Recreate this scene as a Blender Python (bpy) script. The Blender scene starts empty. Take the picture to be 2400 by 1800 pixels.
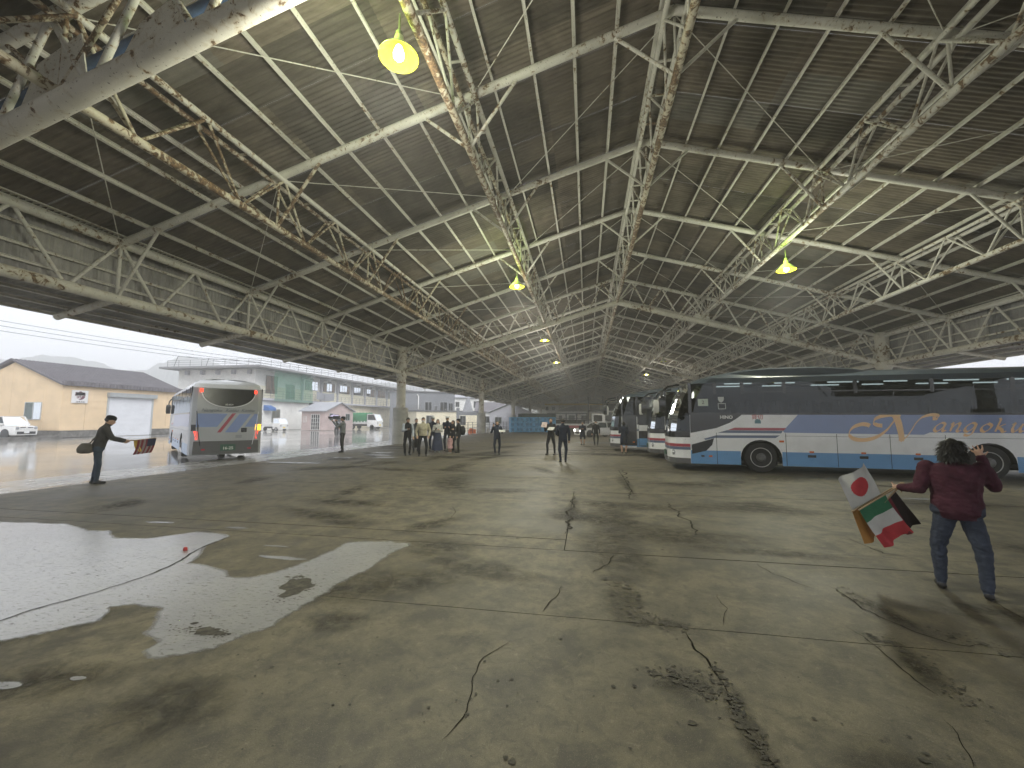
import bpy, bmesh, math, random
from mathutils import Vector, Matrix, noise
random.seed(11)
S = bpy.context.scene
COL = S.collection
V = Vector
rad = math.radians

# ------------------------------------------------------------------ camera
CAM_H = 1.7
YAW, PITCH, ROLL = 0.1795, 0.0866, 0.0034
cam_d = bpy.data.cameras.new('camera')
cam_d.sensor_width = 36.0
cam_d.lens = 960.5 / 2400 * 36
cam_d.clip_start = 0.05
cam_d.clip_end = 4000
cam = bpy.data.objects.new('camera', cam_d)
COL.objects.link(cam)
_f = V((-math.sin(YAW) * math.cos(PITCH), math.cos(YAW) * math.cos(PITCH), math.sin(PITCH)))
_r = V((math.cos(YAW), math.sin(YAW), 0))
_u = _r.cross(_f)
_r2 = _r * math.cos(ROLL) + _u * math.sin(ROLL)
_u2 = -_r * math.sin(ROLL) + _u * math.cos(ROLL)
cam.matrix_world = Matrix(((_r2.x, _u2.x, -_f.x, 0), (_r2.y, _u2.y, -_f.y, 0), (_r2.z, _u2.z, -_f.z, CAM_H), (0, 0, 0, 1)))
S.camera = cam

# ------------------------------------------------------------------ sky and sun (overcast, rain)
SUN_EL, SUN_AZ = 44, 130
world = bpy.data.worlds.new('World')
S.world = world
world.use_nodes = True
wn = world.node_tree.nodes
wl = world.node_tree.links
wn.clear()
sky = wn.new('ShaderNodeTexSky')
sky.sky_type = 'NISHITA'
sky.sun_disc = False
sky.sun_elevation = rad(SUN_EL)
sky.sun_rotation = rad(SUN_AZ)
sky.dust_density = 3.0
sky.air_density = 1.0
hs = wn.new('ShaderNodeHueSaturation')
hs.inputs['Saturation'].default_value = 0.10
wmix = wn.new('ShaderNodeMix')
wmix.data_type = 'RGBA'
wmix.inputs[0].default_value = 0.82
wmix.inputs[7].default_value = (6.6, 6.9, 7.5, 1)
wbg = wn.new('ShaderNodeBackground')
wbg.inputs[1].default_value = 0.13
wout = wn.new('ShaderNodeOutputWorld')
wl.new(sky.outputs[0], hs.inputs['Color'])
wl.new(hs.outputs[0], wmix.inputs[6])
wl.new(wmix.outputs[2], wbg.inputs[0])
wl.new(wbg.outputs[0], wout.inputs[0])
sun_d = bpy.data.lights.new('sun', 'SUN')
sun_d.energy = 1.5
sun_d.angle = rad(40)
sun_d.color = (1.0, 0.97, 0.93)
sun = bpy.data.objects.new('sun', sun_d)
COL.objects.link(sun)
sun.location = (30, -30, 60)
_az = rad(SUN_AZ)
_sd = V((math.sin(_az) * math.cos(rad(SUN_EL)), math.cos(_az) * math.cos(rad(SUN_EL)), math.sin(rad(SUN_EL))))
sun.rotation_euler = _sd.to_track_quat('Z', 'Y').to_euler()
S.view_settings.view_transform = 'Standard'
S.view_settings.look = 'None'
S.view_settings.gamma = 1
S.view_settings.use_curve_mapping = False
S.view_settings.exposure = 0.80
S.cycles.use_denoising = True
S.cycles.max_bounces = 7
S.cycles.use_adaptive_sampling = True
S.cycles.adaptive_threshold = 0.03
S.cycles.diffuse_bounces = 4
S.cycles.transparent_max_bounces = 12
S.cycles.volume_bounces = 1
S.cycles.caustics_reflective = False
S.cycles.caustics_refractive = False
S.cycles.sample_clamp_indirect = 4.0
S.cycles.use_light_tree = True

# ------------------------------------------------------------------ materials
def new_mat(name):
    m = bpy.data.materials.new(name)
    m.use_nodes = True
    nt = m.node_tree
    b = nt.nodes['Principled BSDF']
    return m, nt, b

def N(nt, typ, **kw):
    n = nt.nodes.new(typ)
    for k, v in kw.items():
        setattr(n, k, v)
    return n

def posnode(nt, scale=(1, 1, 1), obj=False):
    if obj:
        g = N(nt, 'ShaderNodeTexCoord').outputs['Object']
    else:
        g = N(nt, 'ShaderNodeNewGeometry').outputs['Position']
    mp = N(nt, 'ShaderNodeMapping')
    mp.inputs['Scale'].default_value = scale
    nt.links.new(g, mp.inputs[0])
    return mp.outputs[0]

def noise_n(nt, vec, scale, detail=4, rough=0.55, dist=0.0):
    n = N(nt, 'ShaderNodeTexNoise')
    n.inputs['Scale'].default_value = scale
    n.inputs['Detail'].default_value = detail
    n.inputs['Roughness'].default_value = rough
    n.inputs['Distortion'].default_value = dist
    nt.links.new(vec, n.inputs['Vector'])
    return n.outputs[0]

def ramp(nt, fac, stops):
    r = N(nt, 'ShaderNodeValToRGB')
    e = r.color_ramp.elements
    while len(e) < len(stops):
        e.new(0.5)
    for i, (p, c) in enumerate(stops):
        e[i].position = p
        e[i].color = tuple(c) + (1,) if len(c) == 3 else c
    nt.links.new(fac, r.inputs[0])
    return r.outputs[0]

def mix(nt, fac, a, b, blend='MIX'):
    m = N(nt, 'ShaderNodeMix', data_type='RGBA', blend_type=blend)
    for i, x in ((0, fac), (6, a), (7, b)):
        if hasattr(x, 'is_linked') or hasattr(x, 'links'):
            nt.links.new(x, m.inputs[i])
        elif i == 0:
            m.inputs[0].default_value = x
        else:
            m.inputs[i].default_value = tuple(x) + (1,)
    return m.outputs[2]

def bump(nt, b, h, strength=0.3, dist=0.02):
    n = N(nt, 'ShaderNodeBump')
    n.inputs['Strength'].default_value = strength
    n.inputs['Distance'].default_value = dist
    nt.links.new(h, n.inputs['Height'])
    nt.links.new(n.outputs[0], b.inputs['Normal'])

MATS = {}
def plain(name, col, rough=0.5, metal=0.0, var=0.12, scale=4.0, coat=0.0, bmp=0.0, obj=False, spec=0.5):
    if name in MATS:
        return MATS[name]
    m, nt, b = new_mat(name)
    p = posnode(nt, obj=obj)
    n = noise_n(nt, p, scale, 5, 0.6)
    lo = tuple(c * (1 - var * 1.6) for c in col)
    hi = tuple(min(1, c * (1 + var * 1.2)) for c in col)
    c = ramp(nt, n, [(0.3, lo), (0.7, hi)])
    nt.links.new(c, b.inputs['Base Color'])
    b.inputs['Roughness'].default_value = rough
    b.inputs['Metallic'].default_value = metal
    b.inputs['Specular IOR Level'].default_value = spec
    if coat:
        b.inputs['Coat Weight'].default_value = coat
        b.inputs['Coat Roughness'].default_value = 0.05
    if bmp:
        bump(nt, b, noise_n(nt, p, scale * 8, 4), bmp, 0.01)
    MATS[name] = m
    return m

def emit(name, col, strength):
    if name in MATS:
        return MATS[name]
    m, nt, b = new_mat(name)
    b.inputs['Base Color'].default_value = tuple(c * 0.8 for c in col) + (1,)
    b.inputs['Emission Color'].default_value = tuple(col) + (1,)
    b.inputs['Emission Strength'].default_value = strength
    MATS[name] = m
    return m

def steel(name, rust, base=(0.74, 0.72, 0.66), fine=1.0):
    m, nt, b = new_mat(name)
    p = posnode(nt)
    n1 = noise_n(nt, p, 1.1, 5, 0.6)
    paint = ramp(nt, n1, [(0.3, tuple(c * 0.74 for c in base)), (0.65, base)])
    n2 = noise_n(nt, p, 7.5 * fine, 6, 0.62, 0.6)
    n3 = noise_n(nt, p, 0.7, 3, 0.5)
    add = N(nt, 'ShaderNodeMath', operation='MULTIPLY_ADD')
    nt.links.new(n3, add.inputs[0]); add.inputs[1].default_value = 0.55; nt.links.new(n2, add.inputs[2])
    lo = 1.0 - rust
    rm = ramp(nt, add.outputs[0], [(lo, (0, 0, 0)), (lo + 0.035, (1, 1, 1))])
    rc = ramp(nt, noise_n(nt, p, 22, 4), [(0.3, (0.055, 0.036, 0.022)), (0.5, (0.16, 0.098, 0.052)), (0.75, (0.36, 0.245, 0.125))])
    halo = ramp(nt, add.outputs[0], [(lo - 0.09, (0, 0, 0)), (lo, (0.55, 0.55, 0.55))])
    c = mix(nt, halo, paint, (0.44, 0.36, 0.24))
    c = mix(nt, rm, c, rc)
    sp = noise_n(nt, p, 26, 3, 0.5)
    c = mix(nt, ramp(nt, sp, [(0.66, (0, 0, 0)), (0.70, (0.8, 0.8, 0.8))]), c, (0.10, 0.07, 0.05))
    nt.links.new(c, b.inputs['Base Color'])
    b.inputs['Roughness'].default_value = 0.62
    bump(nt, b, n2, 0.25, 0.01)
    MATS[name] = m
    return m

ST_LIGHT = steel('painted_steel', 0.085)
ST_MID = steel('painted_steel_spotted', 0.15)
ST_RUST = steel('rusty_painted_steel', 0.255, (0.66, 0.61, 0.49))
ST_MAIN = steel('chord_steel', 0.12, (0.72, 0.69, 0.61), 0.7)

def sheet_mat(name, dark, light, alt):
    m, nt, b = new_mat(name)
    g = N(nt, 'ShaderNodeNewGeometry').outputs['Position']
    off = N(nt, 'ShaderNodeVectorMath', operation='SUBTRACT'); off.inputs[1].default_value = (2.056, 0, 0)
    nt.links.new(g, off.inputs[0])
    sx = N(nt, 'ShaderNodeSeparateXYZ'); nt.links.new(off.outputs[0], sx.inputs[0])
    def cell(src, w):
        a = N(nt, 'ShaderNodeMath', operation='DIVIDE'); nt.links.new(src, a.inputs[0]); a.inputs[1].default_value = w
        f = N(nt, 'ShaderNodeMath', operation='FLOOR'); nt.links.new(a.outputs[0], f.inputs[0])
        return f.outputs[0]
    cb = N(nt, 'ShaderNodeCombineXYZ')
    nt.links.new(cell(sx.outputs[0], 2.9748), cb.inputs[0]); nt.links.new(cell(sx.outputs[1], 1.05), cb.inputs[1])
    wnz = N(nt, 'ShaderNodeTexWhiteNoise', noise_dimensions='3D'); nt.links.new(cb.outputs[0], wnz.inputs['Vector'])
    p = posnode(nt, (0.5, 5.0, 0.5))
    st = noise_n(nt, p, 1.5, 7, 0.72, 0.4)
    blot = noise_n(nt, posnode(nt), 0.55, 5, 0.65, 0.8)
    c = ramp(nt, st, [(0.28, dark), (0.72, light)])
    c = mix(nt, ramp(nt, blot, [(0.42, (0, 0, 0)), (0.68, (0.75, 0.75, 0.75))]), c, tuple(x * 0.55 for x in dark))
    shade = ramp(nt, wnz.outputs['Value'], [(0.0, (0.62, 0.62, 0.62)), (0.8, (1.12, 1.08, 1.02)), (1.0, (1.35, 1.32, 1.28))])
    c = mix(nt, 1.0, c, shade, 'MULTIPLY')
    isalt = ramp(nt, wnz.outputs['Value'], [(0.93, (0, 0, 0)), (0.94, (0.35, 0.35, 0.35))])
    c = mix(nt, isalt, c, alt)
    nt.links.new(c, b.inputs['Base Color'])
    b.inputs['Roughness'].default_value = 0.75
    b.inputs['Specular IOR Level'].default_value = 0.2
    bump(nt, b, st, 0.3, 0.01)
    return m
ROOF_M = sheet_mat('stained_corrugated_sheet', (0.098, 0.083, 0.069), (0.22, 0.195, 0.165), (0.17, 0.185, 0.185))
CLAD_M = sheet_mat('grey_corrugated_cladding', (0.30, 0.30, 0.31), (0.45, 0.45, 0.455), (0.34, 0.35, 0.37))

def concrete_floor(name, wet=False, damp=False):
    m, nt, b = new_mat(name)
    p = posnode(nt)
    n1 = noise_n(nt, p, 0.35, 6, 0.6, 0.5)
    n2 = noise_n(nt, p, 2.6, 8, 0.68, 0.3)
    n3 = noise_n(nt, p, 55, 4, 0.7)
    c = ramp(nt, n1, [(0.28, (0.114, 0.098, 0.064)), (0.5, (0.180, 0.156, 0.102)), (0.75, (0.262, 0.230, 0.155))])
    c = mix(nt, ramp(nt, n2, [(0.38, (0.85, 0.85, 0.85)), (0.58, (0, 0, 0))]), c, (0.062, 0.056, 0.043))
    n5 = noise_n(nt, p, 11.0, 7, 0.72, 0.8)
    c = mix(nt, ramp(nt, n5, [(0.34, (0.7, 0.7, 0.7)), (0.5, (0, 0, 0))]), c, (0.07, 0.063, 0.048))
    c = mix(nt, ramp(nt, n5, [(0.58, (0, 0, 0)), (0.74, (0.5, 0.5, 0.5))]), c, (0.35, 0.31, 0.215))
    c = mix(nt, ramp(nt, n3, [(0.32, (0.55, 0.55, 0.55)), (0.48, (0, 0, 0))]), c, (0.12, 0.105, 0.08))
    c = mix(nt, ramp(nt, n3, [(0.62, (0, 0, 0)), (0.78, (0.4, 0.4, 0.4))]), c, (0.44, 0.41, 0.32))
    n4 = noise_n(nt, p, 170, 2, 0.6)
    c = mix(nt, ramp(nt, n4, [(0.30, (0.8, 0.8, 0.8)), (0.42, (0, 0, 0))]), c, (0.055, 0.05, 0.04))
    c = mix(nt, ramp(nt, n4, [(0.62, (0, 0, 0)), (0.72, (0.55, 0.55, 0.55))]), c, (0.41, 0.365, 0.265))
    # oil drips: small dark blobs
    vo = N(nt, 'ShaderNodeTexVoronoi'); vo.inputs['Scale'].default_value = 1.15
    dv = N(nt, 'ShaderNodeVectorMath', operation='ADD')
    nz = N(nt, 'ShaderNodeTexNoise'); nz.inputs['Scale'].default_value = 3.5; nt.links.new(p, nz.inputs['Vector'])
    sc = N(nt, 'ShaderNodeVectorMath', operation='SCALE'); sc.inputs[3].default_value = 0.5
    nt.links.new(nz.outputs['Color'], sc.inputs[0]); nt.links.new(p, dv.inputs[0]); nt.links.new(sc.outputs[0], dv.inputs[1])
    nt.links.new(dv.outputs[0], vo.inputs['Vector'])
    blob = ramp(nt, vo.outputs['Distance'], [(0.05, (0.75, 0.75, 0.75)), (0.13, (0, 0, 0))])
    c = mix(nt, blob, c, (0.07, 0.062, 0.05))
    big = noise_n(nt, p, 0.16, 5, 0.6, 1.0)
    c = mix(nt, ramp(nt, big, [(0.50, (0, 0, 0)), (0.66, (0.7, 0.7, 0.7))]), c, (0.085, 0.08, 0.063))
    if wet or damp:
        c = mix(nt, 1.0, c, (0.55, 0.55, 0.57) if wet else (0.42, 0.40, 0.36), 'MULTIPLY')
    nt.links.new(c, b.inputs['Base Color'])
    rg = ramp(nt, n1, [(0.3, (0.50,) * 3), (0.7, (0.70,) * 3)])
    nt.links.new(rg, b.inputs['Roughness'])
    b.inputs['Specular IOR Level'].default_value = 0.55
    hm = N(nt, 'ShaderNodeMath', operation='MULTIPLY_ADD'); nt.links.new(n2, hm.inputs[0]); hm.inputs[1].default_value = 0.7; nt.links.new(n3, hm.inputs[2])
    bump(nt, b, hm.outputs[0], 0.35, 0.008)
    if wet:
        bump(nt, b, noise_n(nt, posnode(nt, (1.0, 2.0, 1)), 24.0, 8, 0.78), 1.0, 0.02)
        rw = ramp(nt, noise_n(nt, p, 1.8, 5, 0.6), [(0.35, (0.28,) * 3), (0.62, (0.5,) * 3)])
        nt.links.new(rw, b.inputs['Roughness'])
        b.inputs['Specular IOR Level'].default_value = 0.9
        b.inputs['Coat Weight'].default_value = 1.0
        b.inputs['Coat Roughness'].default_value = 0.25
        b.inputs['Coat IOR'].default_value = 3.1
        b.inputs['IOR'].default_value = 2.9
    if wet or damp:
        at = N(nt, 'ShaderNodeAttribute'); at.attribute_name = 'fade'
        mk = N(nt, 'ShaderNodeMath', operation='ADD'); nt.links.new(at.outputs['Fac'], mk.inputs[0])
        nt.links.new(noise_n(nt, posnode(nt, (1.0, 1.8, 1)), 9.0, 8, 0.75), mk.inputs[1])
        al = ramp(nt, mk.outputs[0], [(0.66, (0, 0, 0)), (1.02, (1, 1, 1))])
        pit = ramp(nt, noise_n(nt, posnode(nt, (1.0, 2.6, 1)), 15.0, 9, 0.82, 0.6), [(0.36, (0.0,) * 3), (0.45, (1, 1, 1))])
        if wet: al = mix(nt, 1.0, al, pit, 'MULTIPLY')
        else:
            al = mix(nt, 1.0, ramp(nt, at.outputs['Fac'], [(0.0, (0, 0, 0)), (1.0, (0.85,) * 3)]), ramp(nt, noise_n(nt, p, 5.0, 7, 0.7, 0.5), [(0.32, (0.05,) * 3), (0.62, (1, 1, 1))]), 'MULTIPLY')
        nt.links.new(al, b.inputs['Alpha'])
    return m
FLOOR_M = concrete_floor('worn_concrete')
WETF_M = concrete_floor('wet_concrete', True)
DAMP_M = concrete_floor('damp_concrete', False, True)

def wet_ground(name, dark, light, rmin, rmax, wscale=0.35):
    m, nt, b = new_mat(name)
    p = posnode(nt)
    n = noise_n(nt, p, 1.2, 6, 0.65)
    c = ramp(nt, n, [(0.3, dark), (0.7, light)])
    nt.links.new(c, b.inputs['Base Color'])
    r = ramp(nt, noise_n(nt, p, wscale, 4, 0.55, 0.4), [(0.36, (rmin,) * 3), (0.64, (rmax,) * 3)])
    nt.links.new(r, b.inputs['Roughness'])
    b.inputs['Specular IOR Level'].default_value = 0.7
    bump(nt, b, noise_n(nt, p, 9.0, 4, 0.6), 0.04, 0.01)
    return m
YARD_M = wet_ground('wet_asphalt', (0.16, 0.156, 0.148), (0.26, 0.252, 0.238), 0.05, 0.17, 0.12)
APRON_M = wet_ground('wet_pale_concrete', (0.32, 0.31, 0.285), (0.48, 0.465, 0.43), 0.10, 0.38, 0.8)

CRACK_M = plain('crack_dirt', (0.028, 0.025, 0.019), 0.95, var=0.3, scale=20, spec=0.1)
def glass_mat(name, tint, rough=0.02, ior=1.6):
    m = bpy.data.materials.new(name); m.use_nodes = True
    nt = m.node_tree; nt.nodes.clear()
    out = N(nt, 'ShaderNodeOutputMaterial')
    tr = N(nt, 'ShaderNodeBsdfTransparent'); tr.inputs[0].default_value = tuple(tint) + (1,)
    gl = N(nt, 'ShaderNodeBsdfGlossy'); gl.inputs['Roughness'].default_value = rough; gl.inputs[0].default_value = (0.9, 0.95, 1, 1)
    fr = N(nt, 'ShaderNodeFresnel'); fr.inputs[0].default_value = ior
    mx = N(nt, 'ShaderNodeMixShader')
    nt.links.new(fr.outputs[0], mx.inputs[0]); nt.links.new(tr.outputs[0], mx.inputs[1]); nt.links.new(gl.outputs[0], mx.inputs[2])
    nt.links.new(mx.outputs[0], out.inputs[0])
    MATS[name] = m
    return m
BUSGLASS = glass_mat('tinted_bus_glass', (0.07, 0.08, 0.085), 0.02, 1.5)
CARGLASS = glass_mat('car_glass', (0.30, 0.34, 0.34))
WINGLASS = glass_mat('window_glass', (0.80, 0.84, 0.83), 0.03, 1.4)

# ------------------------------------------------------------------ mesh helpers
class MB:
    def __init__(s):
        s.v = []; s.f = []; s.m = []
    def add(s, vs, fs, mi=0):
        o = len(s.v)
        s.v += [tuple(x) for x in vs]
        for f in fs:
            s.f.append([i + o for i in f]); s.m.append(mi)
        return s
    def box(s, a, b, mi=0, mat=None):
        (x0, y0, z0), (x1, y1, z1) = a, b
        vs = [(x0, y0, z0), (x1, y0, z0), (x1, y1, z0), (x0, y1, z0), (x0, y0, z1), (x1, y0, z1), (x1, y1, z1), (x0, y1, z1)]
        if mat is not None:
            vs = [tuple(mat @ V(x)) for x in vs]
        return s.add(vs, [(0, 3, 2, 1), (4, 5, 6, 7), (0, 1, 5, 4), (1, 2, 6, 5), (2, 3, 7, 6), (3, 0, 4, 7)], mi)
    def bar(s, p, q, w, h, mi=0, up=(0, 0, 1)):
        p, q = V(p), V(q); d = (q - p).normalized(); u = V(up)
        r = d.cross(u)
        r = r.normalized() if r.length > 1e-4 else V((1, 0, 0))
        u = r.cross(d)
        vs = [e + r * (a * w / 2) + u * (c * h / 2) for e in (p, q) for a, c in ((-1, -1), (1, -1), (1, 1), (-1, 1))]
        return s.add(vs, [(0, 1, 2, 3), (7, 6, 5, 4), (0, 4, 5, 1), (1, 5, 6, 2), (2, 6, 7, 3), (3, 7, 4, 0)], mi)
    def ring(s, c, ax, r, n, ry=None, ref=(0, 0, 1)):
        ax = V(ax).normalized(); a = ax.cross(V(ref))
        a = a.normalized() if a.length > 1e-3 else ax.cross(V((1, 0, 0))).normalized()
        b = ax.cross(a)
        return [V(c) + a * (r * math.cos(2 * math.pi * i / n)) + b * ((ry or r) * math.sin(2 * math.pi * i / n)) for i in range(n)]
    def loft(s, rings, caps=True, mi=0):
        o = len(s.v); n = len(rings[0])
        for r in rings:
            s.v += [tuple(x) for x in r]
        for j in range(len(rings) - 1):
            for i in range(n):
                k = (i + 1) % n
                s.f.append([o + j * n + i, o + j * n + k, o + (j + 1) * n + k, o + (j + 1) * n + i]); s.m.append(mi)
        if caps:
            s.f.append([o + i for i in range(n)][::-1]); s.m.append(mi)
            e = o + (len(rings) - 1) * n
            s.f.append([e + i for i in range(n)]); s.m.append(mi)
        return s
    def tube(s, p, q, r, r2=None, n=10, mi=0, caps=True):
        d = V(q) - V(p)
        return s.loft([s.ring(p, d, r, n), s.ring(q, d, r if r2 is None else r2, n)], caps, mi)
    def path(s, pts, r, n=6, mi=0):
        pts = [V(p) for p in pts]; rs = []
        for i, p in enumerate(pts):
            d = (pts[min(i + 1, len(pts) - 1)] - pts[max(i - 1, 0)])
            rr = r[i] if isinstance(r, (list, tuple)) else r
            rs.append(s.ring(p, d, rr, n, ref=(0.13, 0.21, 0.97)))
        return s.loft(rs, True, mi)
    def lathe(s, prof, n=16, c=(0, 0, 0), mi=0, caps=True, axis='z'):
        rs = []
        for r, z in prof:
            ring = []
            for i in range(n):
                a = 2 * math.pi * i / n
                x, y = r * math.cos(a), r * math.sin(a)
                q = (x, y, z) if axis == 'z' else ((x, z, y) if axis == 'y' else (z, x, y))
                ring.append((q[0] + c[0], q[1] + c[1], q[2] + c[2]))
            rs.append(ring)
        return s.loft(rs, caps, mi)
    def ball(s, c, r, nu=12, nv=8, mi=0):
        rx, ry, rz = (r, r, r) if not isinstance(r, (tuple, list)) else r
        rs = []
        for j in range(nv + 1):
            t = math.pi * (0.02 + 0.96 * j / nv)
            rs.append([(c[0] + rx * math.sin(t) * math.cos(2 * math.pi * i / nu), c[1] + ry * math.sin(t) * math.sin(2 * math.pi * i / nu), c[2] - rz * math.cos(t)) for i in range(nu)])
        return s.loft(rs, True, mi)
    def prism(s, poly, f0, f1, mi=0):
        """poly: list of 2d points; f0/f1 map a 2d point to 3d for the two ends"""
        n = len(poly)
        vs = [f0(p) for p in poly] + [f1(p) for p in poly]
        return s.add(vs, [list(range(n))[::-1], list(range(n, 2 * n))] + [(i, (i + 1) % n, n + (i + 1) % n, n + i) for i in range(n)], mi)
    def mesh(s, name, mats, smooth=None):
        me = bpy.data.meshes.new(name)
        me.from_pydata(s.v, [], s.f)
        for m in (mats if isinstance(mats, (list, tuple)) else [mats]):
            me.materials.append(m)
        me.polygons.foreach_set('material_index', s.m)
        bm = bmesh.new(); bm.from_mesh(me); bmesh.ops.recalc_face_normals(bm, faces=bm.faces[:]); bm.to_mesh(me); bm.free()
        if smooth:
            me.shade_smooth(); me.set_sharp_from_angle(angle=rad(smooth))
        me.update()
        return me
    def obj(s, name, mats, parent=None, smooth=None, label=None):
        return put(name, s.mesh(name, mats, smooth), parent, label=label)

def put(name, me, parent=None, mw=None, label=None):
    o = bpy.data.objects.new(name, me)
    COL.objects.link(o)
    if parent is not None:
        o.parent = parent
    if mw is not None:
        o.matrix_local = mw
    if label:
        o['label'] = label
    return o

def tag(o, label, cat, group=None, kind=None):
    if label: o['label'] = label
    if cat: o['category'] = cat
    if group: o['group'] = group
    if kind: o['kind'] = kind
    return o

def thing(name, label, cat, loc=(0, 0, 0), rz=0.0, group=None):
    o = bpy.data.objects.new(name, None)
    o.empty_display_size = 0.3
    COL.objects.link(o)
    o.location = loc
    o.rotation_euler = (0, 0, rz)
    return tag(o, label, cat, group)

def structure(o):
    o['kind'] = 'structure'
    return o

_ut = {}
def unit_tube(mat, n=10):
    k = (mat.name, n)
    if k not in _ut:
        b = MB(); b.tube((0, 0, 0), (0, 0, 1), 1, n=n)
        _ut[k] = b.mesh('tube', mat, 50)
    return _ut[k]

def member(name, p, q, r, mat, parent, n=8):
    """a straight round bar from p to q (shares one mesh)"""
    p, q = V(p), V(q); d = q - p
    m = Matrix.Translation(p) @ d.to_track_quat('Z', 'Y').to_matrix().to_4x4() @ Matrix.Diagonal((r, r, d.length, 1))
    return put(name, unit_tube(mat, n), parent, m)

_txt = {}
def text_mesh(body, size, mat, shear=0.0, extrude=0.002, align='CENTER', bold=0.0):
    cu = bpy.data.curves.new('lettering', 'FONT')
    cu.body = body; cu.size = size; cu.shear = shear; cu.extrude = extrude; cu.align_x = align; cu.align_y = 'CENTER'; cu.offset = bold
    cu.resolution_u = 3
    o = bpy.data.objects.new('lettering', cu)
    COL.objects.link(o)
    dg = bpy.context.evaluated_depsgraph_get()
    me = bpy.data.meshes.new_from_object(o.evaluated_get(dg))
    bpy.data.objects.remove(o)
    me.materials.clear(); me.materials.append(mat)
    return me

INK = plain('grey_script_paint', (0.16, 0.18, 0.22), 0.4, var=0.02)
GOLD = plain('peach_gold_paint', (0.86, 0.56, 0.29), 0.35, var=0.03, coat=0.4)
WHITE_INK = plain('white_print', (0.8, 0.8, 0.78), 0.5, var=0.02)
RED_INK = plain('red_print', (0.45, 0.05, 0.05), 0.5, var=0.02)
DARK_INK = plain('dark_print', (0.05, 0.04, 0.05), 0.5, var=0.02)
TXT = {
    'kashi': text_mesh('貸切', 0.17, RED_INK),
    'maker': text_mesh('HINO', 0.15, WHITE_INK, bold=0.004),
    'plate': text_mesh('16-25', 0.16, WHITE_INK, bold=0.002),
    'n1': text_mesh('Nangoku', 0.185, INK, shear=0.35, bold=0.001),
    'n2': text_mesh('Kotsu', 0.185, INK, shear=0.35, bold=0.001),
    'n3': text_mesh('Kanko', 0.185, INK, shear=0.35, bold=0.001),
    'rearmark': text_mesh('SELEGA', 0.085, WHITE_INK, shear=0.2),
    'paper2': text_mesh('2', 0.16, DARK_INK),
}

# ================================================================== ground
BAY, Y0, I0, I1 = 4.485, 9.0, -5, 34
XR, XL, XE = 2.056, -12.818, 16.93
ZR, TAN = 10.93, 0.2924
YF, YB = Y0 + I0 * BAY, Y0 + I1 * BAY + 1.5
MAINS = [-1, 4, 9, 14, 19, 24, 29, 34]
def yi(i): return Y0 + i * BAY
def zraf(x): return ZR - TAN * abs(x - XR)

g = MB()
g.add([(-2500, -2500, -0.03), (2500, -2500, -0.03), (2500, 2500, -0.03), (-2500, 2500, -0.03)], [(0, 1, 2, 3)])
structure(g.obj('yard_ground', YARD_M))
# pale wet apron along both open sides (outline waves a little)
for nm, xa, xb in (('apron_left', -15.4, -12.9), ('apron_right', 17.2, 19.6)):
    a = MB()
    n = 90
    vs = []
    for k in range(n + 1):
        y = YF - 4 + k * (YB - YF + 8) / n
        w = 0.12 * noise.noise((xa, y * 0.6, 0))
        vs += [(xa + w, y, -0.012), (xb, y, -0.012)]
    a.add(vs, [(2 * k, 2 * k + 1, 2 * k + 3, 2 * k + 2) for k in range(n)])
    structure(a.obj(nm, APRON_M))

# hall floor: cast slabs with open joints, narrow strips every bay
fl = MB()
fl.add([(-12.9, YF - 3, -0.022), (17.2, YF - 3, -0.022), (17.2, YB + 3, -0.022), (-12.9, YB + 3, -0.022)], [(0, 1, 2, 3)])
FLOOR = structure(fl.obj('hall_floor', CRACK_M))
xj = [-12.9, -4.93, 0.84, 5.9, 11.3, 17.2]
yj = [YF - 3]
yj += [-3.4, -2.9, -0.8, 1.05]
yj += [3.73]
y = 5.56
while y < 42:
    yj += [y, y + 0.48]
    y += BAY
yj.append(YB + 3)
def slab(x0, x1, y0, y1, kind=None):
    gp = 0.006
    b = MB()
    x0 += gp; x1 -= gp; y0 += gp; y1 -= gp
    nx, ny = max(1, int((x1 - x0) / 0.5)), max(1, int(min(y1 - y0, 60) / 0.5))
    def edge(a, b_, n, fx):
        return [a + (b_ - a) * t / n for t in range(n)]
    e = []
    for t in edge(x0, x1, nx, 0): e.append((t, y0))
    for t in edge(y0, y1, ny, 0): e.append((x1, t))
    for t in edge(x1, x0, nx, 0): e.append((t, y1))
    for t in edge(y1, y0, ny, 0): e.append((x0, t))
    e = [(px + 0.011 * noise.noise((px * 2.3, py * 2.3, 1.7)) if abs(px - x0) < 1e-6 or abs(px - x1) < 1e-6 else px,
          py + 0.011 * noise.noise((px * 2.3, py * 2.3, 7.7)) if abs(py - y0) < 1e-6 or abs(py - y1) < 1e-6 else py) for px, py in e]
    dz = random.uniform(-0.0015, 0.0015)
    b.prism(e, lambda p: (p[0], p[1], -0.02), lambda p: (p[0], p[1], dz))
    b.m = [1, 0] + [1] * (len(b.f) - 2)
    o = b.obj('slab', [FLOOR_M, CRACK_M], FLOOR)
    return o
for j in range(len(yj) - 1):
    xs = [-12.9, 5.9, 17.2] if yj[j] < 5.5 else ([-12.9, -0.31, 17.2] if yj[j] < 9.5 else ([-12.9, 1.05, 17.2] if yj[j] < 14 else [-12.9, -4.2, 5.1, 17.2]))
    for k in range(len(xs) - 1):
        slab(xs[k], xs[k + 1], yj[j], yj[j + 1])

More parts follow.
